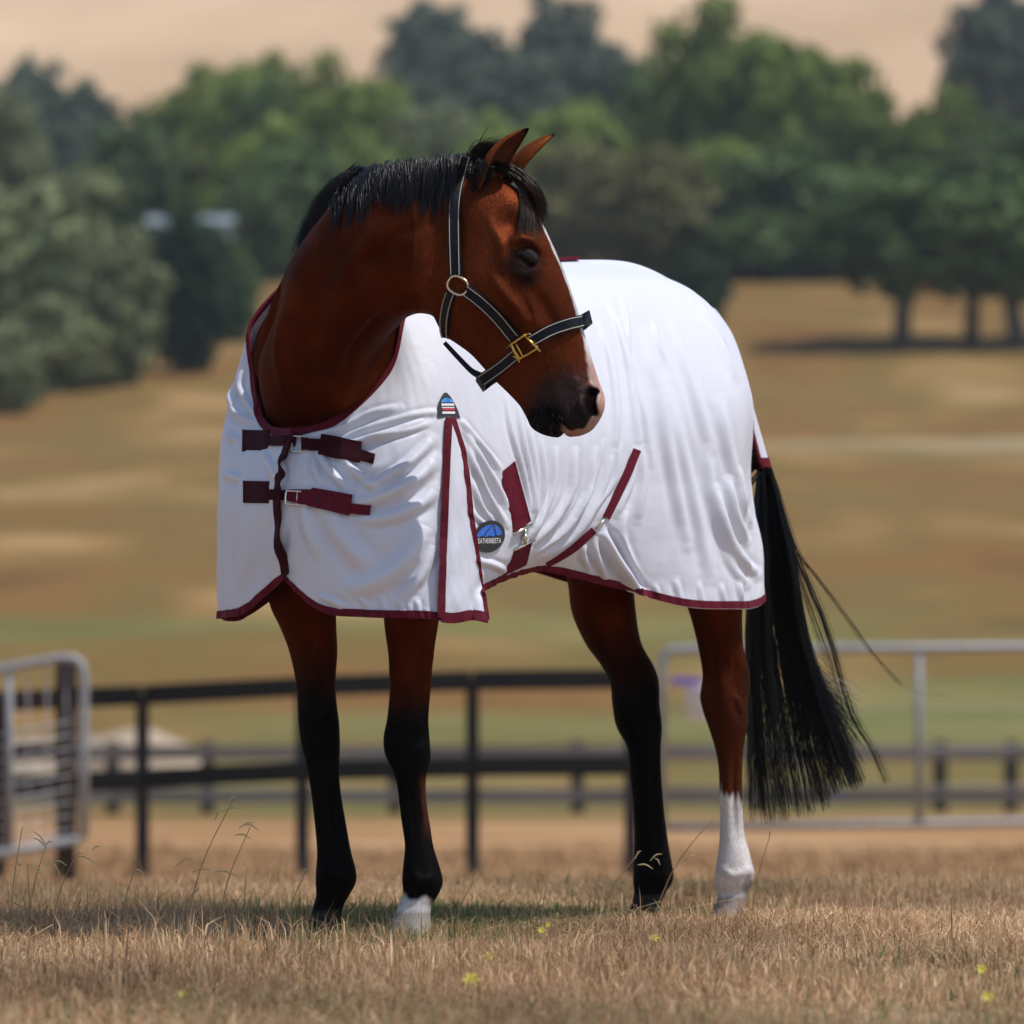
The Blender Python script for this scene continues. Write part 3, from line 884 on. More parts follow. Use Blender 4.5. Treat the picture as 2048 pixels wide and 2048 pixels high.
# chin notch and lip notch in the profile (both in the head plane)
g = np.exp(-(((ha - 1127) / 6) ** 2 + ((hb - 876) / 12) ** 2)) * ishead
BV[:, 2] += g * .013
m_eye = np.exp(-(((ha - 1050 - SH) / 60) ** 2 + ((hb - 520) / 60) ** 2)) * ishead
m_muz = np.exp(-(((ha - 1165) / 70) ** 2 + ((hb - 815) / 70) ** 2)) * ishead
BV = taubin(BV, 2)

# ---- neck and leg modelling by strokes seen from the camera side
NB = normals(BV, BF)
pp = proj(BV)
def b_line(pts, w, amt, ymax=5, ymin=-5, facing=0.0):
    d, s = polydist(pp[:, 0], pp[:, 1], pts)
    g = np.exp(-(d / w) ** 2) * np.sin(np.pi * np.clip(s, .03, .97)) ** .6
    g = g * (BV[:, 1] < ymax) * (BV[:, 1] > ymin) * (NB[:, 1] < facing)
    BV[:] += NB * (g * amt * 1.7)[:, None]
b_line([(878, 400), (880, 470), (862, 560)], 16, -.008, -.7)               # groove behind the jowl
b_line([(640, 470), (600, 560), (585, 640), (590, 740)], 26, .010, -.3)    # neck muscle edge
b_line([(560, 560), (535, 640), (530, 720)], 16, -.012, -.3)
b_line([(820, 430), (740, 480), (680, 560), (650, 660)], 34, .008, -.6)
b_line([(830, 590), (760, 630), (710, 690), (680, 760)], 14, -.008, -.6)   # jugular groove
b_line([(720, 720), (700, 780), (640, 840)], 18, .008, -.6)
b_line([(915, 400), (912, 520)], 14, -.004, -.8)
b_line([(860, 600), (840, 560), (850, 500)], 10, .004, -.7)
b_line([(800, 600), (735, 640), (690, 700), (665, 770)], 8, .004, -.6)
b_line([(880, 430), (800, 470), (730, 530), (690, 600)], 12, -.004, -.6)
b_line([(760, 430), (700, 490), (650, 570), (630, 650), (628, 740)], 16, -.006, -.5)
b_line([(835, 620), (845, 600), (862, 590)], 5, -.004, -.7)
b_line([(822, 612), (832, 590), (850, 575)], 5, -.003, -.7)
b_line([(560, 640), (556, 700), (565, 780)], 10, .006, -.3)
for (x, y) in ((845, 1300), (836, 1330), (856, 1312)):                     # fine veins, left fore
    b_line([(x, y - 30), (x + 6, y), (x - 2, y + 36)], 4, .003, -.3)
b_line([(800, 1270), (812, 1340), (818, 1400)], 14, .005, -.3)
b_line([(842, 1260), (838, 1330), (846, 1400)], 9, -.004, -.3)
b_line([(600, 1290), (615, 1350), (630, 1420)], 12, .006, -.3)             # extensor ridge, right fore
b_line([(640, 1280), (650, 1350), (655, 1430)], 10, -.004, -.3)
b_line([(800, 1560), (808, 1620), (818, 1690)], 9, .004, -.3)
b_line([(838, 1560), (842, 1620), (852, 1690)], 7, -.006, -.3)             # tendon groove
b_line([(660, 1560), (668, 1620), (680, 1690)], 7, -.006, -.2)
b_line([(1478, 1320), (1474, 1380), (1478, 1440)], 12, -.008, .9)          # hock hollow
b_line([(1470, 1500), (1468, 1580), (1472, 1680)], 7, -.005, .9)
b_line([(1440, 1310), (1448, 1380), (1455, 1450)], 14, .006, .9)
b_line([(1290, 1330), (1290, 1400), (1300, 1460)], 12, -.006, .9)
b_line([(1306, 1500), (1308, 1600), (1318, 1690)], 7, -.005, .9)
b_line([(1495, 1730), (1500, 1755)], 9, .004, .9)
b_line([(1420, 1230), (1440, 1300)], 10, .003, .9)
b_line([(1425, 1300), (1428, 1350), (1420, 1400), (1432, 1440)], 6, -.004, .9)
b_line([(1455, 1290), (1462, 1340), (1458, 1400)], 5, .003, .9)
b_line([(1462, 1380), (1478, 1400), (1486, 1430)], 6, .004, .9)
b_line([(790, 1440), (815, 1452), (845, 1440)], 7, .005, -.3)
b_line([(785, 1490), (815, 1502), (848, 1492)], 7, .004, -.3)
b_line([(788, 1468), (815, 1476), (845, 1468)], 6, -.004, -.3)
b_line([(612, 1440), (640, 1450), (668, 1440)], 7, .005, -.2)
b_line([(620, 1490), (645, 1500), (670, 1490)], 7, .004, -.2)
b_line([(822, 1560), (826, 1620), (834, 1690)], 5, -.003, -.3)
b_line([(820, 1740), (840, 1762), (868, 1755)], 8, .004, -.3)
b_line([(645, 1735), (670, 1755), (695, 1748)], 8, .004, -.2)
b_line([(1280, 1735), (1305, 1752), (1330, 1745)], 8, .004, .9)
b_line([(1442, 1735), (1465, 1752), (1492, 1745)], 8, .004, .9)
b_line([(1240, 1340), (1262, 1380), (1270, 1440)], 8, .005, .9)
b_line([(1300, 1345), (1308, 1390), (1306, 1440)], 6, .005, .9)
BV = taubin(BV, 2)

# ---- ears: crescent lofts added to the same mesh
def ear(base, tip, nlat, width, open_dir, bend):
    A = HP(*base, nlat); Tp = HP(*tip, nlat * 1.15)
    ax = Tp - A; L = np.linalg.norm(ax); ax /= L
    od = open_dir - ax * (open_dir @ ax); od /= np.linalg.norm(od)
    sd = np.cross(ax, od)
    rings = []
    for f, w, dp in ((-.15, .60, .62), (0.0, .78, .78), (.15, .95, .80), (.32, 1.0, .74), (.5, .93, .64), (.68, .74, .50), (.82, .50, .36), (.93, .26, .20), (1.0, .06, .05)):
        c = A + ax * L * f + od * bend * math.sin(np.clip(f, 0, 1) * math.pi) * L
        r_ = []
        for k in range(16):                       # back, convex arc
            a = -math.pi / 2 * 1.12 + math.pi * 1.12 * k / 15
            r_.append(c + sd * math.sin(a) * w * width - od * math.cos(a) * dp * width)
        hollow = 0.72 if f > .1 else 0.3
        for k in range(16):                       # inner, hollowed arc
            a = math.pi / 2 * 1.12 - math.pi * 1.12 * k / 15
            r_.append(c + sd * math.sin(a) * w * width * .9 - od * math.cos(a) * dp * width * hollow)
        rings.append(r_)
    return loft(crom(np.array(rings), 26))
opend = HF * 0.9 + HR * 0.35 + np.array([0, 0, -.2])
E1 = ear((988, 368), (1068, 260), .046, .037, HF * .85 + HR * .30 + np.array([0, 0, -.1]), -.10)
E2 = ear((1012, 352), (1099, 264), -.050, .031, HF * .85 - HR * .35 + np.array([0, 0, -.1]), -.06)
bod_V = np.concatenate([BV, E1[0], E2[0]])
faces = [tuple(f) for f in BF]
off = len(BV)
for E in (E1, E2):
    faces += [tuple(i + off for i in f) for f in E[1]]; off += len(E[0])

# ---- coat colours (true markings of this horse)
def sm(a, b, x): t = np.clip((x - a) / (b - a), 0, 1); return t * t * (3 - 2 * t)
def lerp(c, col, f): return c * (1 - f[:, None]) + np.array(col) * f[:, None]
Vc = bod_V
pc = proj(Vc); zc = Vc[:, 2]
nzv = snoise(pc[:, 0] * .03, pc[:, 1] * .03, 21, 4)
col = np.tile(np.array([0.052, 0.0088, 0.0018]), (len(Vc), 1))
col = lerp(col, (0.085, 0.0155, 0.0030), sm(.0, .8, nzv) * .5)
col = lerp(col, (0.028, 0.0042, 0.0010), sm(.0, .8, -nzv) * .5)
black = np.array([0.0045, 0.0038, 0.0038])
hA, hB, hN = head_coords(Vc)
isH = (hA > 850) & (hB < 900) & (np.abs(hN) < .17) & (Vc[:, 1] < -.8)
# face a little browner
col = lerp(col, (0.088, 0.0200, 0.0065), isH * .6)
hwob = snoise(hA * .09, hB * .09, 31, 3)
muz = sm(128, 70, np.hypot(hA - 1150, (hB - 845) * 1.0) + hwob * 12) * isH
col = lerp(col, (0.022, 0.016, 0.015), muz * .92)
chin = sm(66, 36, np.hypot(hA - 1100, hB - 856) + hwob * 6) * isH
col = lerp(col, black, chin * .95)
eyed = sm(46, 18, np.hypot((hA - 1045 - SH), (hB - 536) * .8) + hwob * 5) * isH
col = lerp(col, (0.0075, 0.005, 0.0045), eyed * .96)
lipd = sm(30, 14, np.hypot(hA - 1150 - SH, (hB - 840)) + hwob * 4) * isH
col = lerp(col, (0.014, 0.012, 0.012), lipd)
# blaze and pink snip on the midline of the face
fw_ = np.interp(hB, [425, 450, 500, 600, 690, 735, 770, 800, 840, 872, 890], [.0, .013, .012, .010, .016, .026, .034, .038, .043, .042, .040])
topd = np.interp(hB, ctl[:, 1], ctl[:, 0])          # profile x at this height
onfront = sm(40, 18, topd - hA - (hB > 770) * 26)
blz = sm(.004, -.004, np.abs(hN) - fw_ + hwob * .004) * onfront * isH * (hA > 1060) * (hB > 430)
fl = sm(690, 740, hB)
bc = np.array([0.72, 0.68, 0.64]) * (1 - fl[:, None]) + np.array([0.60, 0.33, 0.27]) * fl[:, None]
col = col * (1 - blz[:, None]) + bc * blz[:, None]
lowl = sm(6, 0, 868 - hB - (hA - 1150) * .25 + hwob * 3) * (hA > 1132) * isH
col = lerp(col, (0.45, 0.22, 0.17), np.clip(lowl, 0, 1))
# nostril lining and mouth line
nd, _ = polydist(hA, hB, [(1172 + SH, 784), (1169 + SH, 805), (1174 + SH, 826)])
col = lerp(col, (0.006, 0.003, 0.003), sm(12, 7, nd) * isH * (np.abs(hN) > .003))
# legs
dLF = np.hypot(Vc[:, 0] - np.interp(zc, LEGC['lf'][::-1, 2], LEGC['lf'][::-1, 0]), Vc[:, 1] - np.interp(zc, LEGC['lf'][::-1, 2], LEGC['lf'][::-1, 1]))
def leg_mask(nm):
    c = LEGC[nm][::-1]
    d = np.hypot(Vc[:, 0] - np.interp(zc, c[:, 2], c[:, 0]), Vc[:, 1] - np.interp(zc, c[:, 2], c[:, 1]))
    return (d < .11) & (zc < .80)
mlf, mrf, mlh, mrh = [leg_mask(n) for n in ('lf', 'rf', 'lh', 'rh')]
w1 = snoise(pc[:, 0] * .08, pc[:, 1] * .04, 41, 3)
col = lerp(col, black, mlf * sm(1335, 1455, pc[:, 1] + w1 * 22))
str_ = mlf * sm(14, 5, np.abs(pc[:, 0] - np.interp(pc[:, 1], [1540, 1690], [846, 858]))) * sm(1540, 1570, pc[:, 1]) * sm(1690, 1640, pc[:, 1]) * .55
col = lerp(col, (0.10, 0.035, 0.018), str_)
col = lerp(col, black, mrf * sm(1255, 1425, pc[:, 1] + w1 * 24))
col = lerp(col, black, mrh * sm(1200, 1400, pc[:, 1] + w1 * 24))
col = lerp(col, black, mlh * sm(1478, 1490, pc[:, 0] - (pc[:, 1] - 1400) * .0) * sm(1320, 1350, pc[:, 1]) * .8)
col = lerp(col, (0.06, 0.017, 0.007), mlh * sm(1300, 1450, pc[:, 1]) * .7)
white = (0.80, 0.73, 0.70)
col = lerp(col, white, mlh * sm(-5, 16, pc[:, 1] - (1568 + (pc[:, 0] - 1440) * .6) + w1 * 20 + 7 * np.sin(pc[:, 0] * .55)))
col = lerp(col, (0.12, 0.09, 0.075), mlh * sm(16, 7, np.hypot(pc[:, 0] - 1497, (pc[:, 1] - 1775) * .6)) * .7)
col = lerp(col, white, mlf * sm(0, 12, pc[:, 1] - 1786 - (pc[:, 0] - 830) * .35 + w1 * 12) * sm(868, 852, pc[:, 0] - (pc[:, 1] - 1800) * .1))
# hooves
for nm, mk in (('lf', mlf), ('rf', mrf), ('lh', mlh), ('rh', mrh)):
    c = (0.40, 0.34, 0.28) if nm in ('lf', 'lh') else (0.022, 0.019, 0.018)
    col = lerp(col, c, mk * sm(.062, .052, zc))
# ears: darker tips and rims
ne = len(E1[0]); eo = len(BV)
for E in (E1, E2):
    idx = slice(eo, eo + len(E[0])); eo += len(E[0])
    ring_f = np.repeat(np.linspace(-.12, 1, 26), 32)
    inner = np.tile(np.concatenate([np.zeros(16), np.ones(16)]), 26)
    rim = np.tile(np.concatenate([np.abs(np.linspace(-1, 1, 16)), np.abs(np.linspace(-1, 1, 16))]), 26)
    c = np.tile(np.array([0.16, 0.038, 0.010]), (len(ring_f), 1))
    c = lerp(c, (0.05, 0.025, 0.018), inner * .7)
    c = lerp(c, black, np.clip(sm(.78, .92, ring_f) + sm(.8, 1, rim) * sm(.3, .7, ring_f) * .7, 0, 1))
    col[idx] = c

def mat_coat():
    m, N, L, b = principled("horse_coat")
    at = N.new("ShaderNodeAttribute"); at.attribute_name = "Col"
    tc = N.new("ShaderNodeTexCoord")
    def nz(scale, st, det=4):
        mp = N.new("ShaderNodeMapping"); mp.inputs['Scale'].default_value = st
        L.new(tc.outputs['Object'], mp.inputs[0])
        n = N.new("ShaderNodeTexNoise"); n.inputs['Scale'].default_value = scale; n.inputs['Detail'].default_value = det
        L.new(mp.outputs[0], n.inputs['Vector']); return n.outputs[0]
    def scaled(src, fac):
        v = N.new("ShaderNodeVectorMath"); v.operation = 'SCALE'; L.new(src, v.inputs[0])
        if isinstance(fac, float): v.inputs['Scale'].default_value = fac
        else: L.new(fac, v.inputs['Scale'])
        return v.outputs[0]
    def rng_(src, lo, hi):
        r = N.new("ShaderNodeMapRange"); r.inputs[1].default_value = .3; r.inputs[2].default_value = .7; r.inputs[3].default_value = lo; r.inputs[4].default_value = hi
        L.new(src, r.inputs[0]); return r.outputs[0]
    hair = nz(260, (1, 1, .35)); patch_ = nz(14, (1, 1, .6), 5)
    L.new(scaled(scaled(at.outputs['Color'], rng_(patch_, .58, 1.08)), rng_(hair, .8, 1.2)), b.inputs['Base Color'])
    b.inputs['Roughness'].default_value = 0.6
    b.inputs['Specular IOR Level'].default_value = 0.03
    gl = N.new("ShaderNodeBsdfGlossy")
    lim = N.new("ShaderNodeVectorMath"); lim.operation = 'MINIMUM'; lim.inputs[1].default_value = (.22, .22, .22)
    L.new(scaled(scaled(at.outputs['Color'], 1.95), rng_(hair, .55, 1.45)), lim.inputs[0]); L.new(lim.outputs[0], gl.inputs['Color'])
    L.new(rng_(patch_, .43, .56), gl.inputs['Roughness'])
    bp = N.new("ShaderNodeBump"); bp.inputs['Strength'].default_value = .35; bp.inputs['Distance'].default_value = .004
    L.new(hair, bp.inputs['Height'])
    L.new(bp.outputs[0], b.inputs['Normal']); L.new(bp.outputs[0], gl.inputs['Normal'])
    mx = N.new("ShaderNodeMixShader"); mx.inputs[0].default_value = .30
    L.new(b.outputs[0], mx.inputs[1]); L.new(gl.outputs[0], mx.inputs[2]); L.new(mx.outputs[0], N["Material Output"].inputs[0])
    return m
M['coat'] = mat_coat()
horse = empty("horse", (BO[0], BO[1], 0), "bay horse in a white fly rug, standing with its head turned right", "horse")
HO = np.array([BO[0], BO[1], 0.0])
body = mesh_obj("body", bod_V - HO, faces, M['coat'], horse, True, colors=col)
body_bvh = BVHTree.FromPolygons([tuple(v) for v in bod_V], faces)

def cast(bvh, px, py, off=0.0, fallback=None):
    """point where the sight line through a pixel meets a surface, moved off along the surface normal"""
    o = Vector((0, CAM_Y, CAM_H)); d = Vector(P(px, py, 0.0)) - o; d.normalize()
    loc, n, i, dist = bvh.ray_cast(o, d)
    if loc is None:
        return None if fallback is None else P(px, py, fallback)
    if n.dot(d) > 0: n = -n
    return np.array(loc + n * off)

# ---- eyes
M['eye'] = mat_noise("eye_dark_brown", (0.001, 0.0008, 0.0008), (0.004, 0.0025, 0.002), 0.04, 60, spec=0.16)
M['lid'] = mat_noise("skylit_eyelid_skin", (0.014, 0.009, 0.008), (0.034, 0.024, 0.022), 0.4, 220, 0.35, stretch=(1, 1, 4), spec=0.12)  # upper lid paler than the lower: sky reflection painted into the skin colour
M['lid_low'] = mat_noise("lower_eyelid_skin", (0.005, 0.003, 0.003), (0.010, 0.006, 0.006), 0.4, 160, 0.2, spec=0.08)
M['lash'] = mat_noise("eyelashes", (0.05, 0.04, 0.035), (0.10, 0.085, 0.08), 0.4, 60)
def sph(c, r, n=24, m=16, lo=0.0, hi=math.pi, ax=None, squash=(1, 1, 1)):
    V = []
    for i in range(m):
        a = lo + (hi - lo) * i / (m - 1)
        for k in range(n):
            t = 2 * math.pi * k / n
            V.append((r * math.sin(a) * math.cos(t), r * math.sin(a) * math.sin(t), r * math.cos(a)))
    return np.array(V) * np.array(squash), grid_faces(m, n, True)
UPV = np.array([0, 0, 1.0])
for sgn in (1, -1):
    lat = HR * sgn
    ex = HF; ez = UPV
    # surface level at the eye
    sel = np.exp(-(((ha - 1050 - SH) / 16) ** 2 + ((hb - 514) / 16) ** 2)) * ishead * (hn * sgn > .02)
    nlev = (np.abs(hn) * sel).sum() / sel.sum()
    c = HP(1050 + SH, 517, 0) + lat * (nlev - .016)
    Rm = np.stack([ex, lat, ez], 1)                      # local x forward, y outwards, z up
    tilt = R(-24)                                         # eye slants down towards the nose
    ct, st = math.cos(tilt), math.sin(tilt)
    Rm = Rm @ np.array([[ct, 0, -st], [0, 1, 0], [st, 0, ct]])
    V, F = sph(None, .0220, 28, 18, squash=(1.12, 1, .95))
    eye = mesh_obj("eye", V @ Rm.T + c - HO, F, M['eye'], horse)
    # lids: spherical bands a little larger than the ball
    def band(z_of, r, name, thick=.002, mt='lid'):
        nu, nv_ = 26, 7
        out = []
        for rr in (r, r - thick):
            G = []
            for i in range(nu):
                u = -1 + 2 * i / (nu - 1)
                x = u * .0255
                z0, z1 = z_of(u)
                for k in range(nv_):
                    z = z0 + (z1 - z0) * k / (nv_ - 1)
                    y2 = rr * rr - (x / 1.25) ** 2 - (z) ** 2
                    G.append((x, math.sqrt(max(y2, 1e-6)), z))
            out.append(np.array(G))
        Vv = np.concatenate(out)
        f1 = grid_faces(nu, nv_); f2 = f1[:, ::-1] + nu * nv_
        rim = []
        for i in range(nu - 1):
            a = i * nv_; b2 = (i + 1) * nv_
            rim.append((a, b2, b2 + nu * nv_, a + nu * nv_)); a += nv_ - 1; b2 += nv_ - 1
            rim.append((b2, a, a + nu * nv_, b2 + nu * nv_))
        Ff = [tuple(f) for f in f1] + [tuple(f) for f in f2] + rim
        return mesh_obj(name, Vv @ Rm.T + c - HO, Ff, M[mt], horse)
    lidline = lambda u: .0095 * (1 - u * u) - .001
    band(lambda u: (.0012 + .0172 * (1 - u * u) ** .8, lidline(u)), .0236, "upper_eyelid")
    band(lambda u: (-.0125 * (1 - u * u) - .0015, -.0030 - .0150 * (1 - u * u) ** .8), .0233, "lower_eyelid", mt='lid_low')
    mb = MB()
    for i in range(22):
        u = -.8 + 1.6 * i / 21
        x = u * .0275; z = lidline(u)
        y = math.sqrt(max(.0232 ** 2 - (x / 1.25) ** 2 - z * z, 1e-6))
        p0 = np.array([x, y, z]); p1 = p0 + np.array([.002 * u, .007, -.003]); p2 = p1 + np.array([.002 * u, .004, -.006])
        mb.tube(np.array([p0, p1, p2]) @ Rm.T + c - HO, [.0004, .0003, .0001], 3)
    mb.build("eyelashes", M['lash'], horse)

# ------------------------------------------------------------------ hair
def strands(paths, r0, r1=0.15, sides=3):
    """paths (N, n, 3) -> tapered 3-sided strands"""
    paths = np.asarray(paths); N_, n, _ = paths.shape
    Tn = np.gradient(paths, axis=1); Tn /= np.linalg.norm(Tn, axis=2)[..., None] + 1e-9
    a = np.array([0.3, -0.9, 0.2]) + 0 * Tn
    S_ = np.cross(Tn, a); S_ /= np.linalg.norm(S_, axis=2)[..., None] + 1e-9
    U_ = np.cross(S_, Tn)
    r0 = np.broadcast_to(np.asarray(r0), (N_,))
    f = np.linspace(0, 1, n)
    rad = r0[:, None] * (1 - (1 - r1) * f ** 1.5)[None, :]
    V = []
    for k in range(sides):
        t = 2 * math.pi * k / sides
        V.append(paths + rad[..., None] * (math.cos(t) * S_ + math.sin(t) * U_))
    V = np.stack(V, 2)                                   # N, n, sides, 3
    base = (np.arange(N_) * n * sides)[:, None, None]
    i = np.arange(n - 1)[None, :, None] * sides; k = np.arange(sides)[None, None, :]; k2 = (k + 1) % sides
    F = np.stack([base + i + k, base + i + k2, base + i + sides + k2, base + i + sides + k], -1).reshape(-1, 4)
    return V.reshape(-1, 3), F

M['hair'] = mat_noise("black_horse_hair", (0.003, 0.0027, 0.003), (0.008, 0.0065, 0.0065), 0.28, 3, spec=0.32)
def bez(p, m):
    return crom(np.array(p, float), m)

paths, rad = [], []
# mane lying over the visible (right) side of the neck
top_x = np.array([690, 720, 760, 810, 860, 900, 935, 960, 985]); top_y = np.array([352, 332, 330, 325, 320, 313, 306, 312, 325])
len_x = np.array([690, 730, 780, 830, 880, 920, 950, 985]); len_y = np.array([120, 112, 95, 98, 112, 92, 60, 34])
locks = [(x + random.uniform(-5, 5), random.uniform(.5, 1.12), random.uniform(-22, 8)) for x in np.arange(686, 975, 9.0)]
for lx, ll, ls in locks:
    for _ in range(54):
        x = lx + random.gauss(0, 9)
        x = min(max(x, 680), 985)
        y = np.interp(x, top_x, top_y) + random.uniform(2, 22)
        ln = np.interp(x, len_x, len_y) * ll * random.uniform(.7, 1.1)
        tipx = lx + ls + (x - lx) * .22 - 10 + random.gauss(0, 3)
        n = 8
        pts = []
        lift = random.uniform(.003, .016) + (.012 if 885 < x < 950 and random.random() < .4 else 0)
        for i in range(n):
            f = i / (n - 1)
            px = x + (tipx - x) * f ** 1.2 + 2.5 * math.sin(3 * f + lx)
            py = y + ln * f
            q = cast(body_bvh, px, py, lift * (1 - .55 * f) + .001)
            if q is None:
                q = P(px, py, -.93) if not pts else P(px, py, pts[-1][1])
            pts.append(q)
        paths.append(pts); rad.append(random.uniform(.0007, .0013))
V1, F1 = strands(np.array(paths), np.array(rad))
mesh_obj("mane", V1 - HO, F1, M['hair'], horse)

# mane of the far part of the crest, falling to the other side and seen beyond the neck
paths, rad = [], []
for _ in range(1500):
    f = random.random()
    x0 = 650 + 80 * f + random.gauss(0, 4); y0 = np.interp(x0, [645, 660, 690, 730], [450, 412, 364, 336]) + random.uniform(-2, 10)
    dep = np.interp(x0, [645, 730], [-.60, -.82])
    ln = random.uniform(55, 115) * (1.05 - .3 * f)
    out = random.uniform(-74, -14) * (1 - .25 * f)
    pts = []
    lift = random.uniform(4, 24)
    for i in range(8):
        g = i / 7
        px = x0 + out * (g ** .8); py = y0 - lift * math.sin(g * 2.6) * .9 + ln * g ** 1.6
        pts.append(P(px, py, dep + .03 * math.sin(g * 3) + random.gauss(0, .002) + .06 * g))
    paths.append(pts); rad.append(random.uniform(.0007, .0013))
# the raised tuft where the mane parts
for _ in range(420):
    x0 = random.uniform(662, 726); y0 = np.interp(x0, [660, 690, 730], [412, 364, 338])
    dep = np.interp(x0, [645, 730], [-.60, -.82])
    tx = x0 - random.uniform(20, 66); ty = y0 + random.uniform(18, 80)
    hx, hy = x0 - random.uniform(6, 26), 322 + random.uniform(0, 34) + (726 - x0) * .25
    paths.append([P((1 - g) ** 2 * x0 + 2 * g * (1 - g) * hx + g * g * tx, (1 - g) ** 2 * y0 + 2 * g * (1 - g) * hy + g * g * ty, dep - .01 * math.sin(3 * g)) for g in np.linspace(0, 1, 8)])
    rad.append(random.uniform(.0006, .0011))
V1, F1 = strands(np.array(paths), np.array(rad))
mesh_obj("mane", V1 - HO, F1, M['hair'], horse)

# forelock, bridle-path tuft and a few flying hairs
paths, rad = [], []
for _ in range(760):
    f = random.random()
    x0, y0 = 968 + 62 * f + random.gauss(0, 4), 326 + 16 * f + random.gauss(0, 4)
    tx, ty = (1086 - 52 * random.random() ** 1.3, 0); ty = np.interp(tx, [1030, 1060, 1088], [448, 462, 440]) + random.gauss(0, 16)
    bul = random.uniform(.55, 1.0)
    cx, cy = 1030 + 34 * bul * ((tx - 1030) / 56), 362
    pts = []
    nlat = .03 - .06 * random.random() * (.4 + .6 * (tx - 1030) / 56)
    for i in range(9):
        g = i / 8
        px = (1 - g) ** 2 * x0 + 2 * g * (1 - g) * (cx + 22) + g * g * tx
        py = (1 - g) ** 2 * y0 + 2 * g * (1 - g) * cy + g * g * ty
        q = cast(body_bvh, px, py, .004 + .010 * math.sin(math.pi * min(g * 1.3, 1)) * bul)
        hp = HP(px + 8, py, .0 + nlat)
        if q is None or i < 3 or q[1] > hp[1] + .06: q = hp
        pts.append(q)
    paths.append(crom(np.array(pts)[[0, 2, 4, 6, 8]], 9)); rad.append(random.uniform(.0005, .0010))
for _ in range(170):
    x0, y0 = 935 + random.uniform(0, 35), 318 + random.gauss(0, 5)
    tx, ty = x0 + random.uniform(30, 62), 292 + random.gauss(0, 8) - (8 if random.random() < .3 else 0)
    c1 = (x0 + 8, y0 - random.uniform(22, 40))
    nl = random.uniform(-.03, .03)
    pts = []
    for i in range(9):
        g = i / 8
        pts.append(HP((1 - g) ** 2 * x0 + 2 * g * (1 - g) * c1[0] + g * g * tx, (1 - g) ** 2 * y0 + 2 * g * (1 - g) * c1[1] + g * g * ty, nl))
    paths.append(pts); rad.append(random.uniform(.0006, .0011))
for (a, b, c) in (((950, 318), (958, 285), (981, 255)), ((958, 312), (985, 285), (1018, 282)), ((955, 315), (980, 292), (1008, 284)), ((690, 345), (712, 330), (716, 320))):
    for _ in range(4):
        jj = random.gauss(0, 1.5)
        pts = [HP((1 - g) ** 2 * a[0] + 2 * g * (1 - g) * (b[0] + jj) + g * g * (c[0] + jj), (1 - g) ** 2 * a[1] + 2 * g * (1 - g) * b[1] + g * g * c[1], .01) for g in np.linspace(0, 1, 9)]
        if a[0] < 800: pts = [P(proj(p)[0], proj(p)[1], -.85) for p in pts]
        paths.append(pts); rad.append(.0008)
V1, F1 = strands(np.array(paths), np.array(rad))
M['forelock'] = mat_noise("dark_brown_forelock_hair", (0.006, 0.004, 0.003), (0.026, 0.010, 0.006), 0.36, 30, spec=0.14)
mesh_obj("forelock", V1 - HO, F1, M['forelock'], horse)

# chin and muzzle whiskers
paths = []
for _ in range(12):
    px, py = random.uniform(1062, 1160), random.uniform(805, 866)
    q = cast(body_bvh, px, py, 0.0)
    if q is None: continue
    d = np.array([random.gauss(0, .4), -1, -1.1]); d /= np.linalg.norm(d)
    l = random.uniform(.008, .024)
    paths.append([q, q + d * l * .5, q + d * l + np.array([0, 0, -.25 * l])])
V1, F1 = strands(np.array(paths), .0003)
M['whisker'] = mat_noise("grey_whiskers", (0.05, 0.045, 0.045), (0.11, 0.10, 0.10), 0.4, 30)
tag(mesh_obj("whiskers", V1 - HO, F1, M['whisker'], horse), kind="stuff")

# tail: dock and hair
paths, rad = [], []
ROOT = B(-.80, 0, 1.25)
def tail_path(f, z, spread, tx, ty, dy, n=14):
    """root by f across the dock; tip at pixel tx, ty"""
    r0 = B(-.77 - .02 * z, (f - .5) * .07, 1.27 - .22 * z)
    y1 = .69 + dy
    p1 = P(1520 + 12 * (f - .5) + z * 6, 880 + 70 * z, .66)
    wx = np.interp(1100, [900, 1100], [1532, 1500 + 85 * f])
    p2 = P(1500 + 85 * f, 1100 + random.gauss(0, 6), y1 - .01)
    p3 = P((1492 + 130 * f) * .55 + (1490 + (tx - 1490) * .62) * .45, 1320 + random.gauss(0, 8), y1)
    p4 = P(tx, ty, y1 + random.gauss(0, .012))
    return crom(np.array([r0, p1, p2, p3, p4]), n)
wl = [(random.random(), random.random()) for _ in range(44)]
for (f, z) in wl:
    tx = 1503 + 218 * f ** .9 + random.gauss(0, 5)
    ty = np.interp(tx, [1500, 1540, 1620, 1680, 1725], [1642, 1652, 1632, 1605, 1575]) - abs(random.gauss(0, 22))
    dyl = random.gauss(0, .03)
    for _ in range(50):
        ff = min(max(f + random.gauss(0, .04), 0), 1)
        jit = random.gauss(0, 5)
        short = random.random() ** 3 * 190
        paths.append(tail_path(ff, z, 0, tx + jit, ty - short + random.gauss(0, 5), dyl + random.gauss(0, .006)))
        rad.append(random.uniform(.0006, .0011))
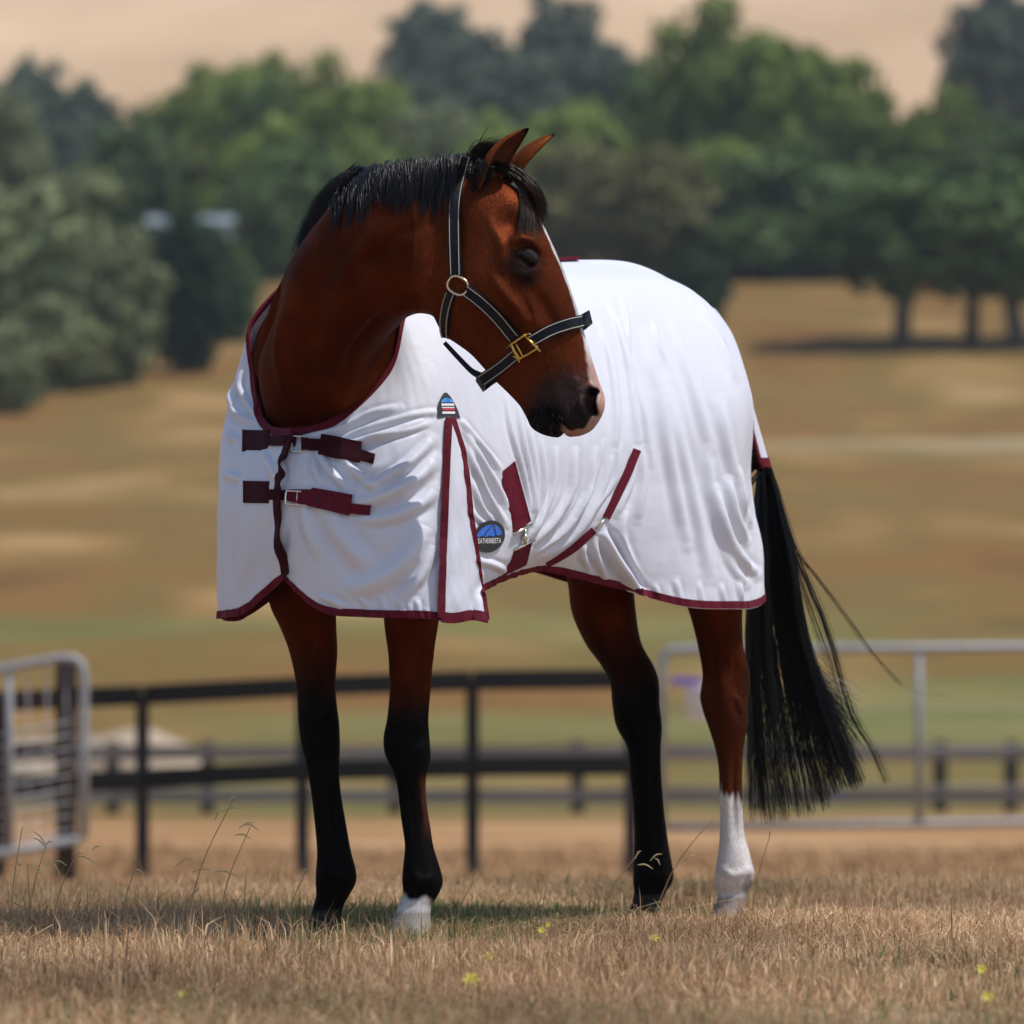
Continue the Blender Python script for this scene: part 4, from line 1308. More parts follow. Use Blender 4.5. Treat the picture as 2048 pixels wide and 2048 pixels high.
# the two separate locks that swing clear of the tail
for (ctrl, cnt, sp) in (([(1545, 960), (1592, 1110), (1650, 1250), (1700, 1420), (1745, 1500), (1773, 1566)], 34, 5.5),
                        ([(1548, 960), (1585, 1090), (1630, 1150), (1685, 1225), (1745, 1307), (1800, 1368)], 9, 2.6),
                        ([(1560, 1000), (1588, 1090), (1640, 1165), (1700, 1240), (1750, 1312), (1800, 1369), (1845, 1388), (1905, 1391)], 3, 1.2),
                        ([(1500, 1230), (1502, 1330), (1504, 1450), (1506, 1560), (1504, 1646)], 16, 3.5),
                        ([(1552, 1000), (1600, 1160), (1655, 1320), (1690, 1440)], 18, 5)):
    for _ in range(cnt):
        j = np.array([random.gauss(0, sp), random.gauss(0, 2)])
        c = np.array(ctrl, float) + j * np.linspace(.5, 1, len(ctrl))[:, None] + np.array([[random.gauss(0, 1.2), 0] for _ in ctrl])
        c3 = [P(x, y, .68) for x, y in c]
        paths.append(crom(np.array(c3), 14)); rad.append(random.uniform(.0004, .0007))
tp = np.array(paths); ph = rng.uniform(0, 6.28, (len(tp), 1)); am = rng.uniform(.0, .006, (len(tp), 1)); fq = rng.uniform(3, 9, (len(tp), 1))
ss = np.linspace(0, 1, tp.shape[1])[None, :]
tp[..., 0] += am * ss * np.sin(fq * ss * 2 + ph); tp[..., 1] += am * ss * np.cos(fq * ss * 2 + ph)
V1, F1 = strands(tp, np.array(rad), 0.3)
mesh_obj("tail", V1 - HO, F1, M['hair'], horse)

# ------------------------------------------------------------------ fly rug
def mat_rug():
    m, N, L, b = principled("white_rug_fabric")
    tc = N.new("ShaderNodeTexCoord")
    n1 = N.new("ShaderNodeTexNoise"); n1.inputs['Scale'].default_value = 3.0; n1.inputs['Detail'].default_value = 5
    L.new(tc.outputs['Object'], n1.inputs['Vector'])
    rp = N.new("ShaderNodeValToRGB")
    rp.color_ramp.elements[0].color = (0.68, 0.69, 0.775, 1); rp.color_ramp.elements[1].color = (0.74, 0.75, 0.83, 1)
    L.new(n1.outputs[0], rp.inputs[0]); L.new(rp.outputs[0], b.inputs['Base Color'])
    b.inputs['Roughness'].default_value = 0.45
    b.inputs['Specular IOR Level'].default_value = 0.25
    b.inputs['Sheen Weight'].default_value = 0.0
    n2 = N.new("ShaderNodeTexNoise"); n2.inputs['Scale'].default_value = 38.0; n2.inputs['Detail'].default_value = 4
    L.new(tc.outputs['Object'], n2.inputs['Vector'])
    n3 = N.new("ShaderNodeTexNoise"); n3.inputs['Scale'].default_value = 900.0
    L.new(tc.outputs['Object'], n3.inputs['Vector'])
    ad = N.new("ShaderNodeMath"); ad.operation = 'MULTIPLY_ADD'; ad.inputs[1].default_value = 0.15
    L.new(n3.outputs[0], ad.inputs[0]); L.new(n2.outputs[0], ad.inputs[2])
    bp = N.new("ShaderNodeBump"); bp.inputs['Strength'].default_value = 0.20; bp.inputs['Distance'].default_value = 0.006
    L.new(ad.outputs[0], bp.inputs['Height']); L.new(bp.outputs[0], b.inputs['Normal'])
    tr = N.new("ShaderNodeBsdfTranslucent"); tr.inputs[0].default_value = (0.8, 0.8, 0.84, 1)
    mx = N.new("ShaderNodeMixShader"); mx.inputs[0].default_value = 0.15
    L.new(b.outputs[0], mx.inputs[1]); L.new(tr.outputs[0], mx.inputs[2]); L.new(mx.outputs[0], N["Material Output"].inputs[0])
    return m
M['rug'] = mat_rug()
M['maroon'] = mat_noise("maroon_webbing", (0.085, 0.005, 0.014), (0.14, 0.010, 0.025), 0.65, 120, 0.35, bscale=500, spec=0.12)
M['maroon_dark'] = mat_noise("dark_maroon_webbing", (0.026, 0.002, 0.005), (0.045, 0.004, 0.009), 0.65, 120, 0.35, bscale=500, spec=0.12)
M['steel'] = mat_noise("nickel_buckle", (0.60, 0.56, 0.48), (0.75, 0.70, 0.62), 0.22, 40, metal=1.0)
M['brass'] = mat_noise("brass_fitting", (0.55, 0.33, 0.07), (0.72, 0.47, 0.14), 0.25, 60, metal=1.0)
M['patch_black'] = mat_noise("black_rubber_patch", (0.010, 0.011, 0.013), (0.018, 0.019, 0.022), 0.45, 60)
M['patch_blue'] = mat_noise("blue_print", (0.02, 0.12, 0.55), (0.03, 0.16, 0.66), 0.45, 20)
M['patch_sky'] = mat_noise("light_blue_print", (0.05, 0.30, 0.72), (0.08, 0.36, 0.80), 0.45, 20)
M['patch_white'] = mat_noise("white_print", (0.72, 0.72, 0.74), (0.80, 0.80, 0.82), 0.5, 20)
M['patch_red'] = mat_noise("red_print", (0.50, 0.02, 0.03), (0.58, 0.03, 0.04), 0.5, 20)

rug = empty("horse_fly_rug", (BO[0], BO[1], 0), "white fly rug with maroon binding and chest straps, worn by the horse", "rug")
# columns from the chest centre round one side to the tail; rows from the collar / spine down to the hem: (u, v, w)
COLS = [
 [(.865, .00, 1.150), (.90, .00, 1.08), (.915, .00, 1.00), (.91, .00, .92), (.895, .00, .86), (.89, .00, .825)],
 [(.835, .065, 1.160), (.885, .08, 1.07), (.905, .09, .98), (.90, .10, .89), (.89, .11, .800), (.885, .115, .750)],
 [(.790, .125, 1.200), (.845, .17, 1.09), (.865, .19, .99), (.865, .20, .89), (.86, .21, .790), (.855, .215, .736)],
 [(.720, .185, 1.300), (.775, .255, 1.15), (.790, .285, 1.02), (.79, .30, .90), (.785, .31, .79), (.78, .32, .733)],
 [(.665, .170, 1.420), (.680, .275, 1.24), (.690, .325, 1.06), (.69, .345, .92), (.69, .36, .80), (.69, .37, .730)],
 [(.560, .100, 1.550), (.565, .250, 1.36), (.575, .325, 1.14), (.58, .345, .98), (.58, .345, .86), (.58, .33, .79)],
 [(.465, .000, 1.610), (.440, .190, 1.48), (.435, .315, 1.20), (.43, .340, 1.00), (.43, .325, .885), (.43, .285, .826)],
 [(.250, .000, 1.575), (.245, .180, 1.47), (.240, .315, 1.21), (.24, .335, 1.01), (.24, .31, .895), (.24, .265, .838)],
 [(.060, .000, 1.570), (.060, .180, 1.475), (.060, .320, 1.22), (.06, .345, 1.02), (.06, .335, .89), (.06, .31, .800)],
 [(-.140, .000, 1.585), (-.140, .180, 1.50), (-.140, .325, 1.25), (-.14, .350, 1.04), (-.14, .350, .89), (-.14, .345, .757)],
 [(-.350, .000, 1.590), (-.355, .175, 1.50), (-.360, .315, 1.27), (-.36, .330, 1.05), (-.36, .335, .89), (-.355, .335, .752)],
 [(-.500, .000, 1.560), (-.505, .145, 1.475), (-.505, .252, 1.27), (-.50, .250, 1.06), (-.50, .262, .90), (-.49, .28, .755)],
 [(-.610, .000, 1.510), (-.620, .105, 1.420), (-.622, .172, 1.25), (-.605, .182, 1.06), (-.605, .215, .90), (-.60, .225, .770)],
 [(-.690, .000, 1.450), (-.705, .055, 1.370), (-.705, .098, 1.23), (-.675, .115, 1.06), (-.675, .155, .91), (-.665, .155, .800)],
 [(-.725, .000, 1.415), (-.760, .030, 1.340), (-.765, .060, 1.23), (-.73, .075, 1.08), (-.72, .095, .96), (-.70, .085, .860)],
]
NP_, NT_ = 480, 230
def rug_half(side):
    C = np.array(COLS, float)
    if side < 0:
        add = np.interp(np.arange(len(C)), [0, 2, 3, 4, 5, 6, 15], [0, .03, .055, .09, .07, .0, 0])
        C[:, :, 1] = C[:, :, 1] + add[:, None] * np.array([1, .5, .0, -.30, -.55, -.70])
        C[:, :, 0] += (np.interp(np.arange(len(C)), [0, 2, 3, 4, 5, 6], [0, 0, .0, .03, .03, 0]))[:, None] * np.array([1, .5, 0, 0, 0, 0])
        C[:, -2:, 2] += np.outer(np.interp(np.arange(len(C)), [5, 6, 7, 8, 10, 11, 13], [0, .03, .05, .09, .10, .06, .0]), [.6, 1])
        C[:, :, 1] *= -1
    G = crom(C, NP_)                               # along the perimeter
    G = crom(G.transpose(1, 0, 2), NT_)            # rows first now: (NT, NP, 3)
    W_ = BO + G[..., :1] * BH + G[..., 1:2] * BL
    W_[..., 2] = G[..., 2]
    return W_
def grid_normals(G):
    du = np.gradient(G, axis=1); dv = np.gradient(G, axis=0)
    n = np.cross(du, dv); n /= np.linalg.norm(n, axis=2)[..., None] + 1e-12
    return n

# folds drawn on the visible flank and chest: (points in px, width px, amplitude in m)
FOLDS = [
 # chest, gathered under the collar and between the straps
 ([(600, 880), (680, 860), (740, 830), (800, 815)], 8, .008), ([(640, 905), (720, 885), (790, 862), (850, 840)], 9, .008),
 ([(690, 870), (760, 852), (830, 830), (880, 825)], 7, .006), ([(740, 880), (800, 868), (860, 848)], 6, .005),
 ([(560, 850), (540, 830), (520, 800)], 7, .006), ([(555, 920), (560, 950), (552, 980)], 9, .008), ([(530, 905), (540, 940), (545, 965)], 8, .006),
 ([(640, 905), (655, 935), (690, 975)], 9, .008), ([(680, 900), (705, 940), (760, 985)], 10, .007), ([(625, 910), (630, 940), (640, 965)], 7, .006),
 ([(700, 1010), (770, 990), (830, 960), (868, 920)], 16, .011), ([(715, 1040), (780, 1035), (840, 1010), (870, 980)], 14, .008),
 ([(705, 985), (760, 965), (820, 925), (865, 880)], 12, .009), ([(610, 1010), (620, 1060), (640, 1110)], 16, .008),
 ([(660, 1020), (690, 1080), (740, 1140)], 22, .010), ([(850, 1050), (820, 1110), (760, 1160), (690, 1180)], 24, .013),
 ([(868, 1090), (840, 1150), (800, 1200)], 14, .008), ([(560, 1040), (548, 1100), (540, 1160)], 14, .007), ([(500, 1020), (495, 1100), (480, 1180)], 18, .008),
 ([(470, 760), (462, 790), (470, 815)], 7, .008), ([(485, 740), (480, 770), (492, 800), (520, 840)], 8, .007), ([(455, 800), (475, 830), (520, 850)], 8, .006), ([(455, 870), (480, 885)], 9, .006), ([(452, 950), (485, 958)], 10, .006),
 ([(640, 1190), (660, 1200), (690, 1215)], 8, .005), ([(720, 1195), (735, 1215)], 6, .004), ([(760, 1190), (770, 1222)], 7, .004), ([(800, 1205), (806, 1228)], 6, .004), ([(835, 1200), (838, 1228)], 6, .004),
 # behind the patch
 ([(925, 850), (950, 900), (985, 960), (1012, 1010)], 8, .008), ([(930, 880), (955, 950), (985, 1010), (1010, 1050)], 8, .008), ([(945, 960), (960, 1010), (985, 1040)], 7, .006), ([(920, 840), (975, 905), (1000, 940)], 6, .006),
 ([(940, 1020), (965, 1045), (1005, 1068)], 6, .004), ([(955, 1120), (985, 1130), (1010, 1140)], 8, .005),
 # drawn towards the front surcingle
 ([(1010, 790), (1020, 860), (1040, 930), (1060, 1020)], 5, .006), ([(1032, 800), (1044, 880), (1058, 950), (1068, 1030)], 5, .006), ([(1056, 850), (1065, 920), (1070, 990), (1064, 1050)], 6, .006),
 ([(1110, 900), (1105, 970), (1085, 1030), (1062, 1070)], 7, .007), ([(1150, 900), (1140, 980), (1110, 1040), (1070, 1085)], 7, .007), ([(1190, 900), (1172, 990), (1130, 1060), (1075, 1105)], 7, .007), ([(1080, 880), (1088, 960), (1078, 1030), (1060, 1075)], 5, .005),
 ([(1225, 905), (1200, 990), (1150, 1070), (1080, 1120)], 8, .006), ([(1170, 870), (1155, 960), (1120, 1050)], 4, .004), ([(1208, 880), (1188, 960), (1150, 1030)], 4, .004), ([(1240, 890), (1228, 960), (1190, 1020)], 5, .005),
 # long falls on the hindquarter
 ([(1215, 600), (1240, 660), (1262, 760), (1275, 880)], 9, .006), ([(1245, 590), (1255, 640), (1258, 700)], 5, .004), ([(1195, 640), (1220, 720), (1232, 820), (1228, 900)], 9, .006), ([(1290, 670), (1320, 790), (1345, 940), (1375, 1090)], 14, .008),
 ([(1340, 640), (1370, 720), (1400, 820), (1420, 900)], 12, .006), ([(1265, 720), (1290, 840), (1300, 930)], 8, .005), ([(1330, 760), (1358, 880), (1390, 1020), (1420, 1160)], 14, .007), ([(1400, 620), (1440, 690), (1470, 760)], 10, .006), ([(1375, 590), (1420, 640), (1455, 690)], 7, .005),
 ([(1305, 640), (1318, 690), (1330, 720)], 6, .005), ([(1270, 900), (1262, 960), (1232, 1030)], 8, .006), ([(1285, 900), (1285, 960), (1275, 1040)], 10, .005), ([(1250, 1020), (1240, 1070), (1260, 1140)], 12, .007),
 ([(1200, 1060), (1225, 1110), (1262, 1165), (1290, 1200)], 12, .016), ([(1190, 1070), (1190, 1110), (1215, 1160)], 9, .010), ([(1215, 1055), (1250, 1120), (1285, 1180)], 8, -.008), ([(1170, 1085), (1165, 1110), (1180, 1140)], 8, .007),
 ([(1432, 980), (1450, 1060), (1480, 1120), (1515, 1150)], 12, .012), ([(1455, 960), (1468, 1030), (1492, 1085)], 9, .009), ([(1478, 940), (1485, 1000), (1500, 1050)], 7, .007), ([(1415, 900), (1425, 1000), (1455, 1110), (1490, 1170)], 11, .008), ([(1440, 800), (1455, 900), (1470, 960)], 12, .006),
 ([(1310, 1170), (1316, 1200)], 6, .004), ([(1350, 1160), (1356, 1200)], 7, .004), ([(1395, 1165), (1398, 1204)], 6, .004), ([(1440, 1170), (1445, 1206)], 6, .004), ([(1475, 1165), (1480, 1200)], 6, .004),
]
def fold_disp(G, Nn, side):
    q = proj(G.reshape(-1, 3)); x, y = q[:, 0], q[:, 1]
    toc = np.array([0, CAM_Y, CAM_H]) - G.reshape(-1, 3)
    face = (Nn.reshape(-1, 3) * toc).sum(1)
    vis = sm(0.0, 3.0, face)
    out = np.zeros(len(x))
    for pts, w, a in FOLDS:
        pts = np.array(pts, float)
        lo = pts.min(0) - 3.2 * w; hi = pts.max(0) + 3.2 * w
        m = (x > lo[0]) & (x < hi[0]) & (y > lo[1]) & (y < hi[1])
        if not m.any(): continue
        pts = crom(pts, 14) if len(pts) > 2 else crom(pts, 6)
        d, s = polydist(x[m], y[m], pts)
        tp = np.clip(np.sin(np.pi * np.clip(s, .01, .99)), 0, 1) ** .55
        w = w * .78
        g = np.exp(-(d / w) ** 2) - .35 * np.exp(-((d - 1.7 * w) / (.8 * w)) ** 2)
        out[m] += 1.55 * a * g * tp
    return (out * vis).reshape(G.shape[:2]), vis.reshape(G.shape[:2])

pgrid, tgrid = np.meshgrid(np.linspace(0, 1, NP_), np.linspace(0, 1, NT_))
halves = {}
for side in (1, -1):
    G = rug_half(side)
    Nn = grid_normals(G)
    cen_ = B(0, 0, 1.1)
    if ((G - cen_) * Nn).sum() < 0: Nn = -Nn
    disp, vis = fold_disp(G, Nn, side)
    # soft random cloth waviness: vertical falls that grow towards the hem, plus small crumples
    fall = snoise(pgrid * 46, tgrid * 3.0, 50 + side, 2) * (0.0015 + .006 * tgrid ** 2)
    fall += snoise(pgrid * 130, tgrid * 9, 60 + side, 3) * (.0008 + .0016 * tgrid)
    fall += snoise(pgrid * 60, tgrid * 26, 70 + side, 3) * .0010
    edge = sm(0, .03, tgrid)
    ridge = sm(.25, .40, pgrid)                       # keep the two halves meeting on the spine
    keep = np.where(pgrid > .40, sm(0.0, .10, tgrid), 1.0)
    G = G + Nn * ((disp * keep + fall * keep * (1 - .35 * vis)))[..., None]
    # the rounded crumpled hem
    hemw = snoise(pgrid * 240, tgrid * 30, 80 + side, 2) * .002 * sm(.9, 1, tgrid)
    G = G + Nn * hemw[..., None]
    if side < 0:
        G = G + (sm(.06, 0, pgrid) * .010)[..., None] * BH      # right half laps over the left at the chest
        lap = sm(.05, 0, pgrid) * .022
        G = G + lap[..., None] * BL
    halves[side] = (G, Nn)
    F = grid_faces(NT_, NP_)
    if side < 0: F = F[:, ::-1]
    ob = mesh_obj("side_panel", G.reshape(-1, 3) - HO, F, M['rug'], rug)
    s_ = ob.modifiers.new("thickness", 'SOLIDIFY'); s_.thickness = .0022; s_.offset = -1

def ribbon(name, cen, nrm, width, mat, parent, thick=.003, lift=.0025, across=4, o=HO, lat=None):
    """flat band following a 3-D line; nrm points off the surface"""
    cen = np.asarray(cen); nrm = np.asarray(nrm)
    Tn = np.gradient(cen, axis=0); Tn /= np.linalg.norm(Tn, axis=1)[:, None] + 1e-12
    side = np.cross(Tn, nrm) if lat is None else lat
    side = side / (np.linalg.norm(side, axis=1)[:, None] + 1e-12)
    width = np.broadcast_to(np.asarray(width, float), (len(cen),))
    n = len(cen); rows = []
    for a in np.linspace(-.5, .5, across):
        rows.append(cen + nrm * lift + side * (a * width)[:, None])
    topv = np.stack(rows, 1)
    botv = topv - nrm[:, None, :] * thick
    ring = np.concatenate([topv, botv[:, ::-1]], 1)
    V, F = loft(ring)
    return mesh_obj(name, V - o, F, mat, parent, False)

# bindings along the hem, collar, chest opening
for side in (1, -1):
    G, Nn = halves[side]
    wd = 8
    for nm, row, sl in (("hem_binding", NT_ - 1, slice(0, NP_)), ):
        c = (G[row - 2, sl] + G[row - 5, sl]) / 2
        nn = Nn[row - 3, sl]
        lat = G[row, sl] - G[row - 6, sl]
        ribbon(nm, c, nn, .018, M['maroon'], rug, thick=.007, lift=.0045, lat=lat)
    e = int(NP_ * .42)
    c = (G[0, :e] * .5 + G[2, :e] * .5); nn = Nn[1, :e]
    lat = G[0, :e] - G[4, :e]
    ribbon("collar_binding", c, nn, .020, M['maroon'], rug, thick=.008, lift=.005, lat=lat)
G, Nn = halves[-1]
c = G[:, 0] ; ribbon("front_binding", c, Nn[:, 1], .020, M['maroon_dark'], rug, thick=.007, lift=.004, lat=G[:, 3] - G[:, 0])

# combined surface used to lay straps and patches on the cloth
Gl, Gr = halves[1][0], halves[-1][0]
rv = np.concatenate([Gl.reshape(-1, 3), Gr.reshape(-1, 3)])
rf = np.concatenate([grid_faces(NT_, NP_), grid_faces(NT_, NP_) + NT_ * NP_])
rug_bvh = BVHTree.FromPolygons([tuple(v) for v in rv], [tuple(int(i) for i in f) for f in rf])

def surf_quad(name, corners, mat, parent, bvh, lift=.003, thick=.003, nu=14, nv=6, o=HO, smooth_it=6, fb=-.6):
    """a cloth or leather piece laid on a surface: its four px corners, bilinear, cast onto the surface"""
    a, b, c, d = [np.array(q, float) for q in corners]
    G = np.zeros((nv, nu, 3)); Nn = np.zeros((nv, nu, 3))
    for j in range(nv):
        t = j / (nv - 1)
        for i in range(nu):
            s = i / (nu - 1)
            q = (a * (1 - s) + b * s) * (1 - t) + (d * (1 - s) + c * s) * t
            p = cast(bvh, q[0], q[1], 0.0)
            if p is None: p = np.array([np.nan] * 3)
            G[j, i] = p
    # fill misses from neighbours in depth
    yy = G[..., 1]
    if np.isnan(yy).any():
        good = ~np.isnan(yy)
        my = np.nanmean(yy) if good.any() else fb
        for j in range(nv):
            for i in range(nu):
                if np.isnan(G[j, i, 0]):
                    s = i / (nu - 1); t = j / (nv - 1)
                    q = (a * (1 - s) + b * s) * (1 - t) + (d * (1 - s) + c * s) * t
                    G[j, i] = P(q[0], q[1], my)
    for _ in range(smooth_it):                 # webbing is stiffer than the cloth below
        Gp = np.pad(G, ((1, 1), (1, 1), (0, 0)), 'edge')
        Y = (Gp[:-2, 1:-1, 1] + Gp[2:, 1:-1, 1] + Gp[1:-1, :-2, 1] + Gp[1:-1, 2:, 1]) / 4
        dl = np.minimum(Y, G[..., 1] + .004) - G[..., 1]
        k = (G[..., 1] + dl - CAM_Y) / (G[..., 1] - CAM_Y)
        C0 = np.array([0, CAM_Y, CAM_H])
        G = C0 + (G - C0) * k[..., None]
    nn = grid_normals(G)
    toc = np.array([0, CAM_Y, CAM_H]) - G
    nn *= np.sign((nn * toc).sum(-1))[..., None]
    top = G + nn * (lift + thick); bot = G + nn * (lift - .004)
    V = np.concatenate([top.reshape(-1, 3), bot.reshape(-1, 3)])
    f = [tuple(q) for q in grid_faces(nv, nu)]
    n0 = nu * nv
    f += [tuple(int(i) + n0 for i in q[::-1]) for q in grid_faces(nv, nu)]
    bd = [j * nu for j in range(nv)] + [(nv - 1) * nu + i for i in range(1, nu)] + [j * nu + nu - 1 for j in range(nv - 2, -1, -1)] + [i for i in range(nu - 2, 0, -1)]
    for i in range(len(bd)):
        p, q = bd[i], bd[(i + 1) % len(bd)]
        f.append((p, q, q + n0, p + n0))
    ob = mesh_obj(name, V - o, f, mat, parent, False)
    return ob, top, nn

def surf_strip(name, pts, width, mat, parent, bvh, lift=.003, thick=.003, n=24, o=HO, fb=None, stitch=None, across=5, snap=.05):
    """strap following a px polyline on a surface, width in px"""
    pts = crom(np.array(pts, float), n) if len(pts) > 2 else np.linspace(pts[0], pts[1], n)
    wd = np.interp(np.linspace(0, 1, n), np.linspace(0, 1, len(np.atleast_1d(width))), np.atleast_1d(width)) if np.ndim(width) else np.full(n, float(width))
    tg = np.gradient(pts, axis=0); tg /= np.linalg.norm(tg, axis=1)[:, None]
    nr = np.stack([-tg[:, 1], tg[:, 0]], -1)
    G = np.zeros((n, across, 3)); last = fb
    for i in range(n):
        row = []
        for k, a in enumerate(np.linspace(-.5, .5, across)):
            q = pts[i] + nr[i] * a * wd[i]
            p = cast(bvh, q[0], q[1], 0.0)
            row.append((q, p))
        ok = [p[1] for q, p in row if p is not None and (last is None or abs(p[1] - last) < snap)]
        if ok: last = float(np.median(ok))
        elif last is None: last = fb if fb is not None else -.7
        for k, (q, p) in enumerate(row):
            if p is None or abs(p[1] - last) > snap: p = P(q[0], q[1], last)
            G[i, k] = p
    for _ in range(8):
        Y = G[..., 1].copy()
        Y[1:-1] = (G[:-2, :, 1] + G[2:, :, 1]) / 2
        Y[:, 1:-1] = .5 * Y[:, 1:-1] + .25 * (Y[:, :-2] + Y[:, 2:])
        Y = np.minimum(Y, G[..., 1] + .003)
        k = (Y - CAM_Y) / (G[..., 1] - CAM_Y)
        C0 = np.array([0, CAM_Y, CAM_H]); G = C0 + (G - C0) * k[..., None]
    nn = grid_normals(G); toc = np.array([0, CAM_Y, CAM_H]) - G
    nn *= np.sign((nn * toc).sum(-1))[..., None]
    nn = nn.mean(1, keepdims=True) * .7 + nn * .3; nn /= np.linalg.norm(nn, axis=-1)[..., None]
    top = G + nn * (lift + thick); bot = G + nn * (lift - .003)
    V, F = loft(np.concatenate([top, bot[:, ::-1]], 1))
    ob = mesh_obj(name, V - o, F, mat, parent, False)
    if stitch is not None:
        for a in (0.14, 0.86):
            k = a * (across - 1); k0 = int(k); fk = k - k0
            c = top[:, k0] * (1 - fk) + top[:, k0 + 1] * fk + nn[:, 0] * .0004
            c = crom(c, n * 4)
            mb = MB(); mb.tube(c, .0011, 5); V2 = np.array(mb.V) - o
            mesh_obj("stitching", V2, mb.F, stitch, ob, True)
    return ob, top, nn

def frame_buckle(name, c_px, half_w, half_h, ang, mat, parent, bvh, lift=.012, rad=.003, fb=-.7, bar=True, o=HO):
    """rectangular wire buckle lying on the strap, with its centre bar and tongue"""
    c = cast(bvh, c_px[0], c_px[1], lift)
    if c is None: c = P(c_px[0], c_px[1], fb)
    k = (c[1] - CAM_Y) / FPX
    p = []
    for q in ([-1, -1], [0, -1.04], [1, -1], [1.04, 0], [1, 1], [0, 1.04], [-1, 1], [-1.04, 0]):
        p.append(q)
    p = np.array(p, float) * np.array([half_w, half_h])
    ca, sa = math.cos(ang), math.sin(ang)
    p = np.stack([p[:, 0] * ca - p[:, 1] * sa, p[:, 0] * sa + p[:, 1] * ca], -1) + np.array(c_px)
    # tilt with the surface: depth from the surface at the rim
    pts = []
    for q in p:
        s = cast(bvh, q[0], q[1], lift)
        y = c[1] if s is None or abs(s[1] - c[1]) > .04 else .5 * s[1] + .5 * c[1]
        pts.append(P(q[0], q[1], y))
    dense = []
    pts = np.array(pts)
    for i in range(8):
        for f in (0, .25, .5, .75):
            dense.append(pts[i] * (1 - f) + pts[(i + 1) % 8] * f)
    mb = MB(); mb.tube(dense, rad, 8, closed=True)
    if bar:
        mb.tube([pts[1], pts[5]], rad * .8, 7)
        mb.tube([pts[1] * .5 + pts[5] * .5, pts[3] + np.array([0, -.003, 0])], rad * .6, 6)
    return mb.build(name, mat, parent, True, origin=o)

# chest straps
def chest_strap(y_off_pts, mat, holes):
    pass
S1 = dict(patch=[(487, 861), (541, 862), (544, 904), (487, 905)], neck=[(541, 873), (592, 873), (592, 893), (541, 893)],
          over=[(604, 876), (646, 882), (640, 904), (604, 900)], block=[(644, 871), (725, 884), (720, 927), (637, 911)], tail=[(722, 899), (751, 909), (747, 929), (719, 921)], buckle=(602, 888))
S2 = dict(patch=[(489, 962), (541, 963), (541, 1007), (489, 1006)], neck=[(541, 979), (578, 981), (576, 1001), (541, 1000)],
          over=[(580, 980), (630, 980), (622, 1012), (578, 1003)], block=[(626, 976), (706, 990), (699, 1032), (615, 1012)], tail=[(703, 1006), (742, 1010), (740, 1031), (698, 1026)], buckle=(594, 996))
for S_, mt, mt2 in ((S1, M['maroon_dark'], M['maroon_dark']), (S2, M['maroon_dark'], M['maroon'])):
    strap = surf_quad("chest_strap", S_['patch'], mt, rug, rug_bvh, .004, .003)[0]
    surf_quad("strap_end", S_['neck'], mt, strap, rug_bvh, .008, .003)
    surf_quad("strap_end", S_['over'], mt2, strap, rug_bvh, .009, .003)
    surf_quad("strap_keeper", S_['block'], mt2, strap, rug_bvh, .010, .004)
    surf_quad("strap_tip", S_['tail'], mt2, strap, rug_bvh, .007, .003)
    bx, by = S_['buckle']
    if S_ is S1:
        frame_buckle("buckle", (bx, by), 18, 15, .06, M['steel'], strap, rug_bvh, .016, .0022)
    else:
        frame_buckle("buckle", (bx, by), 22, 13, .06, M['steel'], strap, rug_bvh, .016, .0022)
        q = cast(rug_bvh, 640, 1003, .0145)
        mb = MB(); t = np.linspace(0, 6.283, 10, endpoint=False)
        mb.tube(np.stack([q[0] + .004 * np.cos(t), q[1] + 0 * t, q[2] + .004 * np.sin(t)], -1), .0012, 6, closed=True)
        mb.build("eyelet", M['patch_black'], strap, True, origin=HO)

# shoulder gusset: a flared pleat standing off the flank, from the patch to the hem
nR, nC = 60, 26
GG = np.zeros((nR, nC, 3))
for i in range(nR):
    f = i / (nR - 1)
    py = 836 + (1236 - 836) * f
    lx = np.interp(py, [836, 1236], [897, 882]); rx = np.interp(py, [836, 900, 960, 1040, 1120, 1236], [905, 926, 934, 943, 956, 975])
    p0 = cast(rug_bvh, lx, min(py, 1225), .004)
    y0 = p0[1] if p0 is not None else -.75
    for j in range(nC):
        g = j / (nC - 1)
        px = lx + (rx - lx) * g
        s = cast(rug_bvh, px, min(py, 1205), .006)
        ys_ = s[1] if s is not None and abs(s[1] - y0) < .25 else y0 + .10 * g
        y = ys_ - (.034 * f ** .7 * (g ** .8) + .010 * f * math.sin(g * 5.5 + 2 * f)) - .003
        y = min(y, y0 + .22)
        GG[i, j] = P(px, py + 3 * math.sin(g * 7) * f, y)
for _ in range(4):
    GG[1:-1, 1:-1] = .5 * GG[1:-1, 1:-1] + .125 * (GG[:-2, 1:-1] + GG[2:, 1:-1] + GG[1:-1, :-2] + GG[1:-1, 2:])
NG = grid_normals(GG); NG *= np.sign((NG * (np.array([0, CAM_Y, CAM_H]) - GG)).sum(-1))[..., None]
GG = GG + NG * (snoise(np.linspace(0, 1, nC)[None, :] * 9, np.linspace(0, 1, nR)[:, None] * 22, 91, 3) * .003 * np.linspace(0, 1, nR)[:, None])[..., None]
ob = mesh_obj("shoulder_gusset", GG.reshape(-1, 3) - HO, grid_faces(nR, nC), M['rug'], rug)
s_ = ob.modifiers.new("thickness", 'SOLIDIFY'); s_.thickness = .002; s_.offset = -1
ribbon("gusset_binding", GG[:, 0], NG[:, 0], .017, M['maroon'], rug, thick=.006, lift=.005, lat=GG[:, 3] - GG[:, 0])
ribbon("gusset_binding", GG[:, -1], NG[:, -2], np.linspace(.016, .010, nR), M['maroon'], rug, thick=.006, lift=.003, lat=GG[:, -1] - GG[:, -4])
c = GG[-1, :] * .6 + GG[-2, :] * .4
